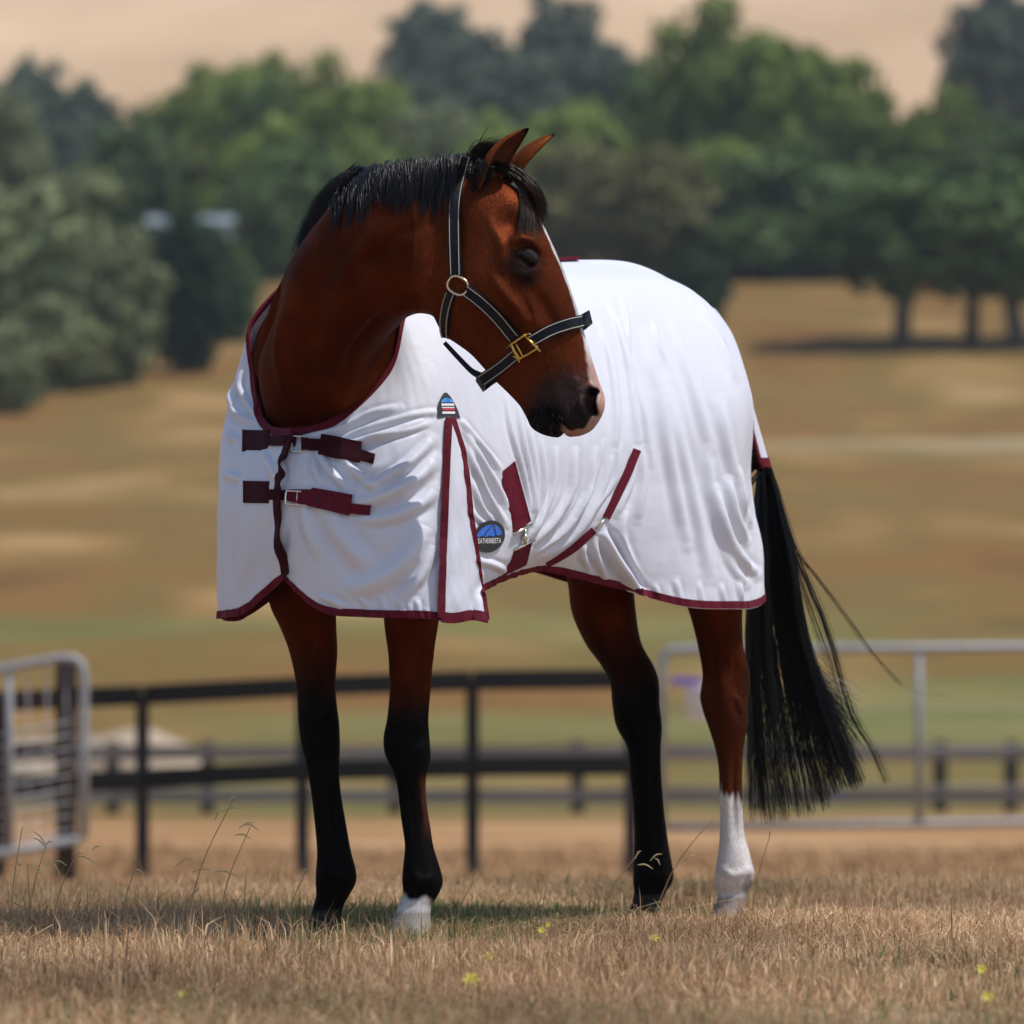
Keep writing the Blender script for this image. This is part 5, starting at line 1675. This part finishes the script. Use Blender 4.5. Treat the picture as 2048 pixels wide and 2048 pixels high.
ribbon("hem_binding", c, NG[-2, :], .024, M['maroon'], rug, thick=.007, lift=.004, lat=GG[-1] - GG[-4])

# belly surcingles
lay = rug_bvh
sc1 = surf_quad("belly_strap", [(998, 946), (1028, 923), (1060, 1042), (1024, 1068)], M['maroon'], rug, lay, .003, .003, 8, 14)[0]
surf_quad("strap_end", [(1025, 1097), (1063, 1079), (1050, 1128), (1004, 1150)], M['maroon'], sc1, lay, .003, .003, 8, 12)
for a, b in (((1022, 1068), (1058, 1048)), ((1024, 1098), (1064, 1076))):
    A_ = cast(lay, *a, .008); B_ = cast(lay, *b, .008)
    if A_ is not None and B_ is not None:
        mb = MB(); mb.tube([A_, (A_ + B_) / 2, B_], .0035, 8); mb.build("clip_bar", M['steel'], sc1, True, origin=HO)
q = cast(lay, 1043, 1073, .010)
V, F = sph(None, .008, 14, 10); mesh_obj("clip_stud", V + q - HO, F, M['steel'], sc1)
mb = MB(); mb.tube([cast(lay, 1044, 1058, .009), q, cast(lay, 1044, 1086, .009)], .004, 8); mb.build("clip_hook", M['steel'], sc1, True, origin=HO)
sc2 = surf_strip("belly_strap", [(1272, 900), (1255, 942), (1232, 990), (1210, 1036)], [15, 16, 16, 14], M['maroon'], rug, lay, .003, .003, 20)[0]
surf_strip("strap_end", [(1186, 1060), (1150, 1092), (1120, 1112), (1092, 1128)], [14, 14, 12, 8], M['maroon'], sc2, lay, .003, .003, 16)
mb = MB(); mb.tube([cast(lay, 1208, 1036, .006), cast(lay, 1198, 1046, .008), cast(lay, 1189, 1056, .006)], .0035, 8); mb.build("clip_hook", M['steel'], sc2, True, origin=HO)

# spine loop seen above the horse's face
c = np.array([B(u, 0, 1.0) for u in np.linspace(.10, -.16, 16)])
zt = np.interp(np.linspace(.10, -.16, 16), [p[0][0] for p in COLS[::-1]], [p[0][2] for p in COLS[::-1]])
c[:, 2] = zt + .004
ribbon("spine_binding", c, np.tile(np.array([0, 0, 1.]), (16, 1)), .030, M['maroon'], rug, thick=.008, lift=.006)

# tail flap
rows = [(-.64, 1.49, .09), (-.70, 1.435, .095), (-.75, 1.36, .095), (-.795, 1.27, .09), (-.84, 1.19, .085), (-.89, 1.105, .08)]
R_ = crom(np.array(rows), 40)
TF = np.zeros((40, 25, 3))
for i in range(40):
    u, w, hw = R_[i]
    f = i / 39
    for j in range(25):
        a = -1 + 2 * j / 24
        th_ = a * R(88)
        dpt = .035 + .05 * f
        TF[i, j] = B(u + .006 * f + dpt * (1 - math.cos(th_)) - .005, math.sin(th_) * hw * (.85 - .15 * f), w - .05 * (1 - f) * a * a) + np.array([0, 0, .006])
TF += (snoise(np.linspace(0, 1, 25)[None] * 8, np.linspace(0, 1, 40)[:, None] * 5, 95, 2) * .003)[..., None] * (-BH)
ob = mesh_obj("tail_flap", TF.reshape(-1, 3) - HO, grid_faces(40, 25), M['rug'], rug)
s_ = ob.modifiers.new("thickness", 'SOLIDIFY'); s_.thickness = .002; s_.offset = 0
nt_ = grid_normals(TF); nt_ *= np.sign((nt_ * (TF - B(-.5, 0, 1.0))).sum(-1))[..., None]
ribbon("flap_binding", TF[-1] * .5 + TF[-2] * .5, nt_[-1], .026, M['maroon'], ob, thick=.008, lift=.004, lat=TF[-1] - TF[-4], o=HO)
for j in (0, 24):
    ribbon("flap_binding", TF[8:, j], nt_[8:, j], .012, M['maroon'], ob, thick=.006, lift=.003, lat=TF[8:, j] - TF[8:, abs(j - 2)], o=HO)
# leg strap loop on the rear edge
mb = MB()
ribbon("rear_binding", halves[1][0][40:, -2], halves[1][1][40:, -3], .020, M['maroon'], rug, thick=.006, lift=.003, lat=halves[1][0][40:, -1] - halves[1][0][40:, -4])
ribbon("rear_binding", halves[-1][0][40:, -2], halves[-1][1][40:, -3], .020, M['maroon'], rug, thick=.006, lift=.003, lat=halves[-1][0][40:, -1] - halves[-1][0][40:, -4])

# ---- printed patches: flat shapes laid on the cloth
def surf_poly(name, poly, mat, parent, bvh, lift, fb, thick=.002, ring=None):
    """filled px polygon laid on a surface (fan from its middle)"""
    poly = np.array(poly, float); c = poly.mean(0)
    lay_ = []
    for s in (1.0, .66, .33):
        for q in c + (poly - c) * s:
            p = cast(bvh, q[0], q[1], 0.0); lay_.append(p if p is not None and abs(p[1] - fb) < .2 else P(q[0], q[1], fb))
    pc_ = cast(bvh, c[0], c[1], 0.0); lay_.append(pc_ if pc_ is not None else P(c[0], c[1], fb))
    V = np.array(lay_); n = len(poly)
    # fit a gentle plane+quadratic so the stiff patch lies smoothly
    q = proj(V) - c
    A_ = np.stack([np.ones(len(q)), q[:, 0], q[:, 1]], 1)
    cf, *_ = np.linalg.lstsq(A_, V[:, 1], rcond=None)
    yy = A_ @ cf
    yy = yy - max(0, (yy - V[:, 1]).max() * 1.0) - lift
    qq = proj(V)
    V = np.array([P(a, b, y) for (a, b), y in zip(qq, yy)])
    F = []
    for r in range(2):
        for i in range(n):
            j = (i + 1) % n
            F.append((r * n + i, r * n + j, (r + 1) * n + j, (r + 1) * n + i))
    for i in range(n): F.append((2 * n + i, 2 * n + (i + 1) % n, 3 * n))
    b0 = len(V)
    V = np.concatenate([V, V[:n] + np.array([0, thick + lift, 0])])
    for i in range(n):
        j = (i + 1) % n; F.append((j, i, b0 + i, b0 + j))
    return mesh_obj(name, V - HO, F, mat, parent, False), cf, c

class Flat:
    """plane fitted to a patch, for the print on it"""
    def __init__(s, cf, c, ref): s.cf, s.c, s.ref = cf, c, ref
    def y(s, px, py, lift): return s.cf[0] + s.cf[1] * (px - s.c[0]) + s.cf[2] * (py - s.c[1]) - lift
def flat_poly(name, poly, mat, parent, fl, lift, thick=.0012):
    poly = np.array(poly, float); n = len(poly); c = poly.mean(0)
    V = [P(a, b, fl(a, b) - lift) for a, b in poly] + [P(c[0], c[1], fl(c[0], c[1]) - lift)] + [P(a, b, fl(a, b) - lift + thick + .003) for a, b in poly]
    F = [(i, (i + 1) % n, n) for i in range(n)] + [((i + 1) % n, i, n + 1 + i, n + 1 + (i + 1) % n) for i in range(n)]
    return mesh_obj(name, np.array(V) - HO, F, mat, parent, False)

def patch(name, poly, lift, fb):
    ob, cf, c = surf_poly(name, poly, M['patch_black'], rug, rug_bvh, lift, fb)
    vv = np.array([v.co[:] for v in ob.data.vertices]) + HO
    n = len(poly); V = vv[:3 * n + 1]; q = proj(V)
    A_ = np.stack([np.ones(len(q)), q[:, 0], q[:, 1]], 1); cf, *_ = np.linalg.lstsq(A_, V[:, 1], rcond=None)
    return ob, (lambda a, b: cf[0] + cf[1] * a + cf[2] * b)
# arched patch at the top of the gusset (z = zoom px / 4.6)
zz = lambda pts: [(860 + x / 4.6, 760 + y / 4.6) for x, y in pts]
arch = zz([(78, 345), (68, 300), (68, 262), (82, 200), (105, 150), (128, 120), (142, 114), (160, 120), (195, 160), (230, 220), (258, 280), (278, 345), (180, 338)])
pa, fl = patch("arched_patch", arch, .004, -.72)
flat_poly("umbrella_print", zz([(102, 206), (110, 185), (125, 172), (142, 166), (165, 166), (190, 174), (210, 190), (222, 206)]), M['patch_sky'], pa, fl, .0012)
for xx in (130, 160, 188):
    flat_poly("umbrella_rib", zz([(xx - 2, 206), (158 + (xx - 158) * .3 - 2, 172), (158 + (xx - 158) * .3 + 2, 172), (xx + 3, 206)]), M['patch_black'], pa, fl, .0020)
for y0, mt in ((216, 'patch_white'), (248, 'patch_white'), (290, 'patch_white')):
    hgt = 20 if y0 != 248 else 9
    flat_poly("stripe_print", zz([(106 + (y0 - 216) * .1, y0), (222 + (y0 - 216) * .12, y0), (222 + (y0 - 216) * .12, y0 + hgt), (106 + (y0 - 216) * .1, y0 + hgt)]), M[mt], pa, fl, .0012)
flat_poly("stripe_print", zz([(116, 260), (226, 260), (228, 278), (118, 278)]), M['patch_red'], pa, fl, .0012)
# round patch on the flank
ov = []
for t in np.linspace(0, 2 * math.pi, 28, endpoint=False):
    x, y = 158 * math.cos(t), 138 * math.sin(t)
    a = R(-46); ov.append((545 + x * math.cos(a) - y * math.sin(a) * .98, 1440 + x * math.sin(a) + y * math.cos(a)))
pb, fl = patch("round_patch", zz(ov), .004, -.66)
um = [(420, 1442), (440, 1410), (475, 1370), (520, 1340), (560, 1330), (600, 1332), (632, 1350), (655, 1385), (664, 1425), (650, 1420), (630, 1432), (608, 1424), (575, 1440), (545, 1428), (510, 1446), (480, 1434), (450, 1446)]
flat_poly("umbrella_print", zz(um), M['patch_blue'], pb, fl, .0012)
for p_ in ([(492, 1444), (515, 1395), (570, 1334), (576, 1336), (524, 1398), (503, 1444)], [(576, 1334), (596, 1375), (600, 1426), (610, 1426), (606, 1375), (588, 1332)]):
    flat_poly("umbrella_rib", zz(p_), M['patch_black'], pb, fl, .0020)
# lettering
fc = bpy.data.curves.new("lettering", 'FONT'); fc.body = "WEATHERBEETA"; fc.align_x = 'CENTER'; fc.align_y = 'CENTER'
fo = bpy.data.objects.new("lettering", fc); COL.objects.link(fo)
dgx = bpy.context.evaluated_depsgraph_get(); mt_ = bpy.data.meshes.new_from_object(fo.evaluated_get(dgx)); bpy.data.objects.remove(fo)
tv = np.array([v.co[:] for v in mt_.vertices]); sc_ = 246 / (tv[:, 0].max() - tv[:, 0].min())
tp_ = [(532 + x * sc_, 1482 - y * 46 / (tv[:, 1].max() - tv[:, 1].min()) - x * sc_ * .02) for x, y, _ in tv]
tp_ = zz(tp_)
TV = np.array([P(a, b, fl(a, b) - .0014) for a, b in tp_]) - HO
mesh_obj("lettering", TV, [tuple(p.vertices) for p in mt_.polygons], M['patch_white'], pb, False)

# ------------------------------------------------------------------ halter
M['leather'] = mat_noise("black_leather", (0.005, 0.006, 0.010), (0.010, 0.012, 0.02), 0.4, 80, 0.25, bscale=400, spec=0.14)
M['thread'] = mat_noise("beige_thread", (0.36, 0.32, 0.25), (0.5, 0.45, 0.36), 0.7, 400)
halter = empty("halter", (BO[0], BO[1], 0), "black leather head halter with beige stitching and brass buckle on the horse", "halter")
z1 = lambda pts: [(600 + x / 2.883, 230 + y / 2.883) for x, y in pts]
ST = M['thread']
def mirror_obj(ob):
    """the same piece on the hidden side of the head"""
    me = ob.data.copy(); n = len(me.vertices)
    co = np.empty(n * 3); me.vertices.foreach_get("co", co); co = co.reshape(-1, 3) + HO
    d = (co - HP(1050, 560)) @ HR
    co = co - 2 * np.outer(d, HR) - HO
    me.vertices.foreach_set("co", co.ravel()); me.flip_normals()
    o2 = bpy.data.objects.new(ob.name, me); link(o2, ob.parent)
    for ch in list(ob.children):
        if ch.type == 'MESH':
            m2 = ch.data.copy(); n = len(m2.vertices); c2 = np.empty(n * 3); m2.vertices.foreach_get("co", c2); c2 = c2.reshape(-1, 3) + HO
            d = (c2 - HP(1050, 560)) @ HR; c2 = c2 - 2 * np.outer(d, HR) - HO
            m2.vertices.foreach_set("co", c2.ravel()); m2.flip_normals()
            o3 = bpy.data.objects.new(ch.name, m2); link(o3, o2)
    return o2
crown_s, ct_, cn_ = surf_strip("crown_strap", z1([(955, 235), (925, 335), (898, 440), (888, 560), (892, 720), (906, 928)]), [22, 23, 25, 25, 25, 23], M['leather'], halter, body_bvh, .004, .004, 34, stitch=ST, fb=-1.06, snap=.08)
mirror_obj(crown_s)
chk, *_ = surf_strip("cheek_strap", z1([(955, 1005), (1050, 1078), (1140, 1165), (1240, 1285)]), 25, M['leather'], halter, body_bvh, .004, .004, 26, stitch=ST, fb=-1.1, snap=.08)
mirror_obj(chk)
nb, nt2, nn2 = surf_strip("nose_strap", z1([(1330, 1305), (1430, 1250), (1545, 1210), (1612, 1197)]), [25, 26, 27, 26], M['leather'], halter, body_bvh, .005, .005, 26, stitch=ST, fb=-1.1, snap=.08)
mirror_obj(nb)
# bridge of the noseband over the nose
pA = nt2[-1]; dA = (pA - HP(1050, 560)) @ HR
cnt = pA.mean(0); dm = (cnt - HP(1050, 560)) @ HR
arcs = []
mirr = lambda q: q - 2 * np.outer((q - HP(1050, 560)) @ HR, HR)
pB = mirr(pA)
for s in np.linspace(0, 1, 12):
    bul = math.sin(math.pi * s) ** .7 * .020
    arcs.append(pA * (1 - s) + pB * s + (HF * .8 + UPV * .5) * bul)
arcs = np.array(arcs); inn = arcs - (HF * .85 + UPV * .45) * .009
V, F = loft(np.concatenate([arcs, inn[:, ::-1]], 1)); mesh_obj("nose_bridge", V - HO, F, M['leather'], halter, False)
ch, ct3, cn3 = surf_strip("chin_strap", z1([(1262, 1372), (1165, 1448), (1048, 1530)]), [25, 25, 26], M['leather'], halter, body_bvh, .005, .005, 20, stitch=ST, fb=-1.05)
mirror_obj(ch)
pA = ct3[-1]; pB = mirr(pA); arcs = np.array([pA * (1 - s) + pB * s + (-HF * .5 - UPV * .6) * math.sin(math.pi * s) * .02 for s in np.linspace(0, 1, 10)])
inn = arcs + (HF * .6 + UPV * .5) * .008
V, F = loft(np.concatenate([arcs, inn[:, ::-1]], 1)); mesh_obj("chin_bridge", V - HO, F, M['leather'], halter, False)
thr, *_ = surf_strip("throat_strap", z1([(880, 1025), (858, 1090), (840, 1180), (836, 1275)]), [20, 20, 18, 14], M['leather'], halter, body_bvh, .004, .004, 20, stitch=ST, fb=-1.08)
mirror_obj(thr)
# rolled strap under the jaw
pts = [HP(893, 686, .02), HP(905, 700, .015), HP(925, 722, .012), HP(945, 742, .012), HP(962, 752, .012)]
mb = MB(); mb.tube(crom(np.array(pts), 20), np.interp(np.linspace(0, 1, 20), [0, .7, 1], [.0050, .0062, .0085]), 9); mb.build("jaw_strap", M['leather'], halter, True, origin=HO)
def ring(px, py, rx, ry, ang, rad, mat, name, lift=.010, skew=0):
    c = cast(body_bvh, px, py, lift); y0 = c[1] if c is not None else HP(px, py)[1] - .03
    P_ = []
    for t in np.linspace(0, 2 * math.pi, 28, endpoint=False):
        x = rx * np.sign(math.cos(t)) * abs(math.cos(t)) ** .8; y = ry * np.sign(math.sin(t)) * abs(math.sin(t)) ** .8
        q = (px + x * math.cos(ang) - y * math.sin(ang), py + x * math.sin(ang) + y * math.cos(ang))
        s = cast(body_bvh, q[0], q[1], lift)
        P_.append(P(q[0], q[1], s[1] * .5 + y0 * .5 if s is not None and abs(s[1] - y0) < .05 else y0))
    mb = MB(); mb.tube(P_, rad, 8, closed=True); return mb.build(name, mat, halter, True, origin=HO)
M['palebrass'] = mat_noise("worn_brass_ring", (0.60, 0.50, 0.32), (0.78, 0.68, 0.48), 0.22, 60, metal=1.0)
r1 = ring(915.5, 571, 20.5, 17, .5, .0028, M['palebrass'], "cheek_ring"); mirror_obj(r1)
r2 = ring(891.5, 681, 7, 6, 0, .0020, M['palebrass'], "jaw_ring", .012)
r3 = ring(962, 742, 7, 7, 0, .0020, M['palebrass'], "jaw_ring", .012)
# brass buckle with double bars
bk = frame_buckle("brass_buckle", (1049, 692), 21, 17, -.52, M['brass'], halter, body_bvh, .013, .0026, fb=-1.08, bar=False)
c0 = np.array([1049, 692.])
def off(a, b): ca, sa = math.cos(-.52), math.sin(-.52); return (c0[0] + a * ca - b * sa, c0[1] + a * sa + b * ca)
mb = MB()
for (a, b, c_, d) in ((-30, -13, 22, -20), (-17, -17, -19, 24), (21, -17, 24, 26), (-26, 6, -14, 20), (-8, -16, -8, 17)):
    A_ = cast(body_bvh, *off(a, b), .014); B_ = cast(body_bvh, *off(c_, d), .014)
    if A_ is not None and B_ is not None: mb.tube([A_, A_ * .5 + B_ * .5 + np.array([0, -.002, 0]), B_], .0027, 7)
mb.build("buckle_bar", M['brass'], bk, True, origin=HO)
mirror_obj(bk)

# ------------------------------------------------------------------ grass
def blades(n, d0, d1, h0, h1, w, margin, seed, clump=1.0, pal=0):
    r = np.random.default_rng(seed)
    d = np.sqrt(r.uniform(d0 ** 2, d1 ** 2, n)) if pal != 2 else r.uniform(d0, d1, n)
    x = r.uniform(-1, 1, n) * (d * .0813 + margin)
    y = CAM_Y + d
    cl = snoise(x * 2.2, y * 2.2, seed + 1, 3)
    keep = r.uniform(0, 1, n) < np.clip(.62 + .6 * cl * clump, .12, 1)
    x, y, d, cl = x[keep], y[keep], d[keep], cl[keep]; n = len(x)
    z = terr(x, y) - .004
    h = r.uniform(h0, h1, n) * (1 + .8 * np.clip(cl, -.7, 1)) * np.where(r.uniform(0, 1, n) < .05, 1.6, 1)
    a = r.uniform(0, 2 * math.pi, n); lean = np.abs(r.normal(0, .9 if seed == 15 else .62, n)) * h * (2.4 if seed == 15 else 1)
    fx, fy = np.cos(a) * lean, np.sin(a) * lean
    b = r.uniform(0, 2 * math.pi, n); wx, wy = np.cos(b) * w / 2, np.sin(b) * w / 2 * .6
    wv = r.uniform(.6, 1.5, n); wx = wx * wv; wy = wy * wv
    base = np.stack([x, y, z], -1)
    W3 = np.stack([wx, wy, 0 * wx], -1)
    m1 = base + np.stack([fx * .28, fy * .28, h * .55], -1)
    tp = base + np.stack([fx, fy, h * np.clip(1 - .35 * (lean / h), .3, 1)], -1)
    V = np.stack([base - W3, base + W3, m1 + W3 * .8, m1 - W3 * .8, tp], 1).reshape(-1, 3)
    i = np.arange(n) * 5
    F = [np.stack([i, i + 1, i + 2, i + 3], -1), np.stack([i + 3, i + 2, i + 4, i + 4], -1)]
    straw = np.array([[.60, .44, .29], [.52, .37, .235], [.44, .29, .18], [.68, .53, .38], [.30, .18, .10], [.55, .41, .28]])
    k = r.integers(0, len(straw), n)
    tone = 1 + .38 * snoise(x * 3.1, y * 2.0, 171, 3) + .25 * snoise(x * .9, y * .8, 172, 2)
    c = straw[k] * (r.uniform(.7, 1.2, n) * np.clip(tone, .45, 1.4))[:, None] * np.array([.86, .78, .66])
    g = snoise(x * 1.5 + 4, y * 2.2, 77, 3)
    band = np.exp(-((d - 14.7) / 1.3) ** 2) * .95 + .22
    isg = r.uniform(0, 1, n) < np.clip((g + .15) * band, 0, .6)
    c[isg] = np.array([.15, .19, .065]) * r.uniform(.6, 1.3, isg.sum())[:, None]
    far = np.clip((d - 18) / 8, 0, 1)[:, None]
    c = c * (1 - far * .65) + np.array([.33, .195, .09]) * far * .65 * r.uniform(.7, 1.25, n)[:, None]
    C5 = np.repeat(c, 5, 0)
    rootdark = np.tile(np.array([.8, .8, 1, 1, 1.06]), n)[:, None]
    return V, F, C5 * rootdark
Vs, Fs, Cs, off_ = [], [], [], 0
tri = []
for args in ((230000, 9.3, 18.5, .014, .045, .0032, .55, 11), (26000, 9.3, 17.6, .03, .072, .0026, .55, 12), (70000, 9.3, 18.5, .025, .06, .0024, .55, 15), (60000, 17.5, 30, .02, .05, .008, 1.2, 13), (24000, 29, 58, .02, .06, .02, 3.0, 14)):
    V, F, C = blades(*args)
    Vs.append(V); Cs.append(C)
    Fs.append(F[0] + off_); tri.append(F[1][:, :3] + off_); off_ += len(V)
V = np.concatenate(Vs); C = np.concatenate(Cs); Q = np.concatenate(Fs); Tt = np.concatenate(tri)
me = bpy.data.meshes.new("dry_grass")
me.vertices.add(len(V)); me.vertices.foreach_set("co", V.ravel())
nq, ntr = len(Q), len(Tt)
me.loops.add(nq * 4 + ntr * 3)
me.loops.foreach_set("vertex_index", np.concatenate([Q.ravel(), Tt.ravel()]).astype(np.int32))
me.polygons.add(nq + ntr)
me.polygons.foreach_set("loop_start", np.concatenate([np.arange(nq) * 4, nq * 4 + np.arange(ntr) * 3]).astype(np.int32))
me.polygons.foreach_set("loop_total", np.concatenate([np.full(nq, 4), np.full(ntr, 3)]).astype(np.int32))
me.update(calc_edges=True)
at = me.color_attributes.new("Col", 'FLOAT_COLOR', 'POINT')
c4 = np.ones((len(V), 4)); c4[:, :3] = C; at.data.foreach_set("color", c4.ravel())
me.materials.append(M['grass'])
go = bpy.data.objects.new("dry_grass", me); link(go)
tag(go, "short dry straw coloured grass covering the paddock", "grass", kind="stuff")

# tall seed stalks standing above the grass
M['stalk'] = mat_noise("seed_stalk", (0.22, 0.15, 0.07), (0.36, 0.27, 0.13), 0.7, 30)
M['seed'] = mat_noise("seed_head", (0.40, 0.34, 0.16), (0.58, 0.50, 0.27), 0.7, 40)
rs = random.Random(5)
def stalk(px, base_py, top, heads, label, dep=None):
    y = dep if dep is not None else -.55
    b = P(px, base_py, y); b[2] = float(terr(b[0], y)) - .005
    root = empty("seed_grass", b, label, "grass stalk", "tall seed stalks in the paddock grass")
    t = P(top[0], top[1], y - .02) - b
    mid = t * .5 + np.array([-t[0] * .12, 0, .01])
    mb = MB(); mb.tube(crom(np.array([[0, 0, 0], mid, t]), 8), np.linspace(.0016, .0010, 8), 5); mb.build("stem", M['stalk'], root, True)
    for (sx, sy, ex_, ey) in heads:
        s = P(sx, sy, y - .02) - b; e = P(ex_, ey, y - .03) - b
        m = (s + e) / 2 + np.array([0, 0, .006])
        mb = MB(); mb.tube(crom(np.array([s, m, e]), 7), np.array([.0008, .0014, .0018, .0018, .0016, .0012, .0006]), 5); mb.build("seed_head", M['seed'], root, True)
stalk(18, 1800, (44, 1660), [(40, 1685, 46, 1652)], "single upright seed stalk nearest the left edge")
stalk(52, 1830, (92, 1690), [(92, 1690, 66, 1663), (92, 1695, 64, 1676), (92, 1690, 106, 1686)], "forked seed stalk in front of the left gate's bottom rail")
stalk(60, 1840, (55, 1728), [(55, 1728, 80, 1748), (70, 1726, 86, 1757), (84, 1722, 100, 1746), (102, 1722, 122, 1755), (106, 1723, 134, 1732), (42, 1732, 30, 1731)], "many headed seed stalk below the left gate")
stalk(100, 1850, (150, 1712), [(150, 1712, 190, 1726), (185, 1700, 202, 1695), (150, 1712, 168, 1708)], "arching seed stalk right of the left gate")
stalk(240, 1820, (268, 1742), [(266, 1742, 287, 1747), (266, 1728, 268, 1722)], "short drooping seed stalk by the first black fence post")
stalk(365, 1745, (470, 1592), [(430, 1640, 442, 1620), (442, 1625, 484, 1617), (455, 1610, 472, 1592)], "tallest bare seed stalk left of the horse's front legs")
stalk(430, 1800, (500, 1655), [(478, 1657, 508, 1646), (490, 1650, 518, 1662), (470, 1670, 502, 1678)], "two tipped pale seed stalk just left of the front legs")
stalk(340, 1860, (398, 1775), [(350, 1735, 380, 1718), (386, 1745, 420, 1740), (430, 1742, 480, 1755)], "low bent seed stalk before the second fence post")
stalk(570, 1830, (614, 1738), [(606, 1752, 614, 1738)], "leaning straw stalk beside the right front hoof")
stalk(905, 1880, (950, 1757), [(944, 1770, 952, 1755)], "pale leaning straw between front and hind legs, nearer the front")
stalk(1078, 1850, (1096, 1765), [(1093, 1775, 1097, 1762)], "pale leaning straw between front and hind legs, nearer the hind")
stalk(1190, 1840, (1278, 1705), [(1270, 1718, 1282, 1702), (1275, 1730, 1306, 1738), (1300, 1722, 1324, 1708), (1310, 1718, 1320, 1730)], "seed stalk crossing in front of the dark hind fetlock", -.2)
stalk(1300, 1800, (1436, 1625), [(1370, 1722, 1392, 1712)], "long faint straw crossing between the hind legs", .1)
stalk(1500, 1790, (1541, 1668), [(1539, 1676, 1541, 1662)], "upright seed stalk right of the white hind sock", -.1)
stalk(1408, 1850, (1422, 1748), [(1418, 1758, 1424, 1744)], "thin dark stalk just left of the white hind sock", -.1)

# small yellow flowers
M['petal'] = mat_noise("yellow_petal", (0.50, 0.40, 0.03), (0.60, 0.50, 0.06), 0.6, 60, trans=0.2)
def flower(px, py, d, r_, label):
    y = CAM_Y + d; c = P(px, py, y); gz = float(terr(c[0], y))
    root = empty("yellow_flower", (c[0], y, gz), label, "flower", "yellow wildflowers in the grass")
    h = max(c[2] - gz, .03)
    mb = MB(); mb.tube([(0, 0, 0), (.004, 0, h * .5), (0, 0, h)], .0012, 5); mb.build("stem", M['stalk'], root, True)
    for k in range(6):
        a = 2 * math.pi * k / 6
        ca, sa = math.cos(a), math.sin(a)
        pts = [(0, 0), (.5, -.28), (1, -.18), (1.08, 0), (1, .18), (.5, .28)]
        V = np.array([(r_ * (x * ca - w * sa), r_ * (x * sa + w * ca), h + r_ * (.15 + .25 * x - (.1 if x > .9 else 0))) for x, w in pts] + [(r_ * (x * ca - w * sa), r_ * (x * sa + w * ca), h - .001 + r_ * (.12 + .25 * x - (.1 if x > .9 else 0))) for x, w in pts])
        V = np.stack([V[:, 0], V[:, 1] * .5 - (V[:, 2] - h) * .8, h + V[:, 1] * .85 + (V[:, 2] - h) * .5], -1)
        mesh_obj("petal", V, [(0, 1, 2, 3, 4, 5), (11, 10, 9, 8, 7, 6)] + [(i, i + 6, (i + 1) % 6 + 6, (i + 1) % 6) for i in range(6)], M['petal'], root, False)
flower(1083, 1876, 14.05, .009, "yellow flower on the ground midway between front and hind legs")
flower(1096, 1855, 14.4, .008, "smaller yellow flower just above the one between the legs")
flower(942, 1969, 12.3, .017, "blurred yellow flower at bottom centre of the photo")
flower(979, 1928, 12.9, .012, "faint yellow flower right above the bottom centre one")
flower(1308, 1898, 13.6, .010, "small yellow flower below the hind legs")
flower(1962, 1955, 12.5, .012, "upper blurred yellow flower in the bottom right corner")
flower(1975, 2015, 11.7, .012, "lower blurred yellow flower in the bottom right corner")
flower(365, 2002, 11.8, .008, "faint yellow flower at bottom left")

# ------------------------------------------------------------------ air
hz = bpy.data.materials.new("pale_haze"); hz.use_nodes = True
hn_, hl_ = hz.node_tree.nodes, hz.node_tree.links
hn_.remove(hn_["Principled BSDF"])
pv = hn_.new("ShaderNodeVolumePrincipled")
pv.inputs['Color'].default_value = (0.80, 0.88, 1.0, 1)
pv.inputs['Density'].default_value = 0.00022
pv.inputs['Anisotropy'].default_value = 0.2
hl_.new(pv.outputs[0], hn_["Material Output"].inputs['Volume'])
mb = MB(); mb.box((0, 1270, 163), (1900, 2690, 338))
hz_o = mb.build("haze", hz); tag(hz_o, "thin pale summer haze over the whole paddock", "haze", kind="stuff")
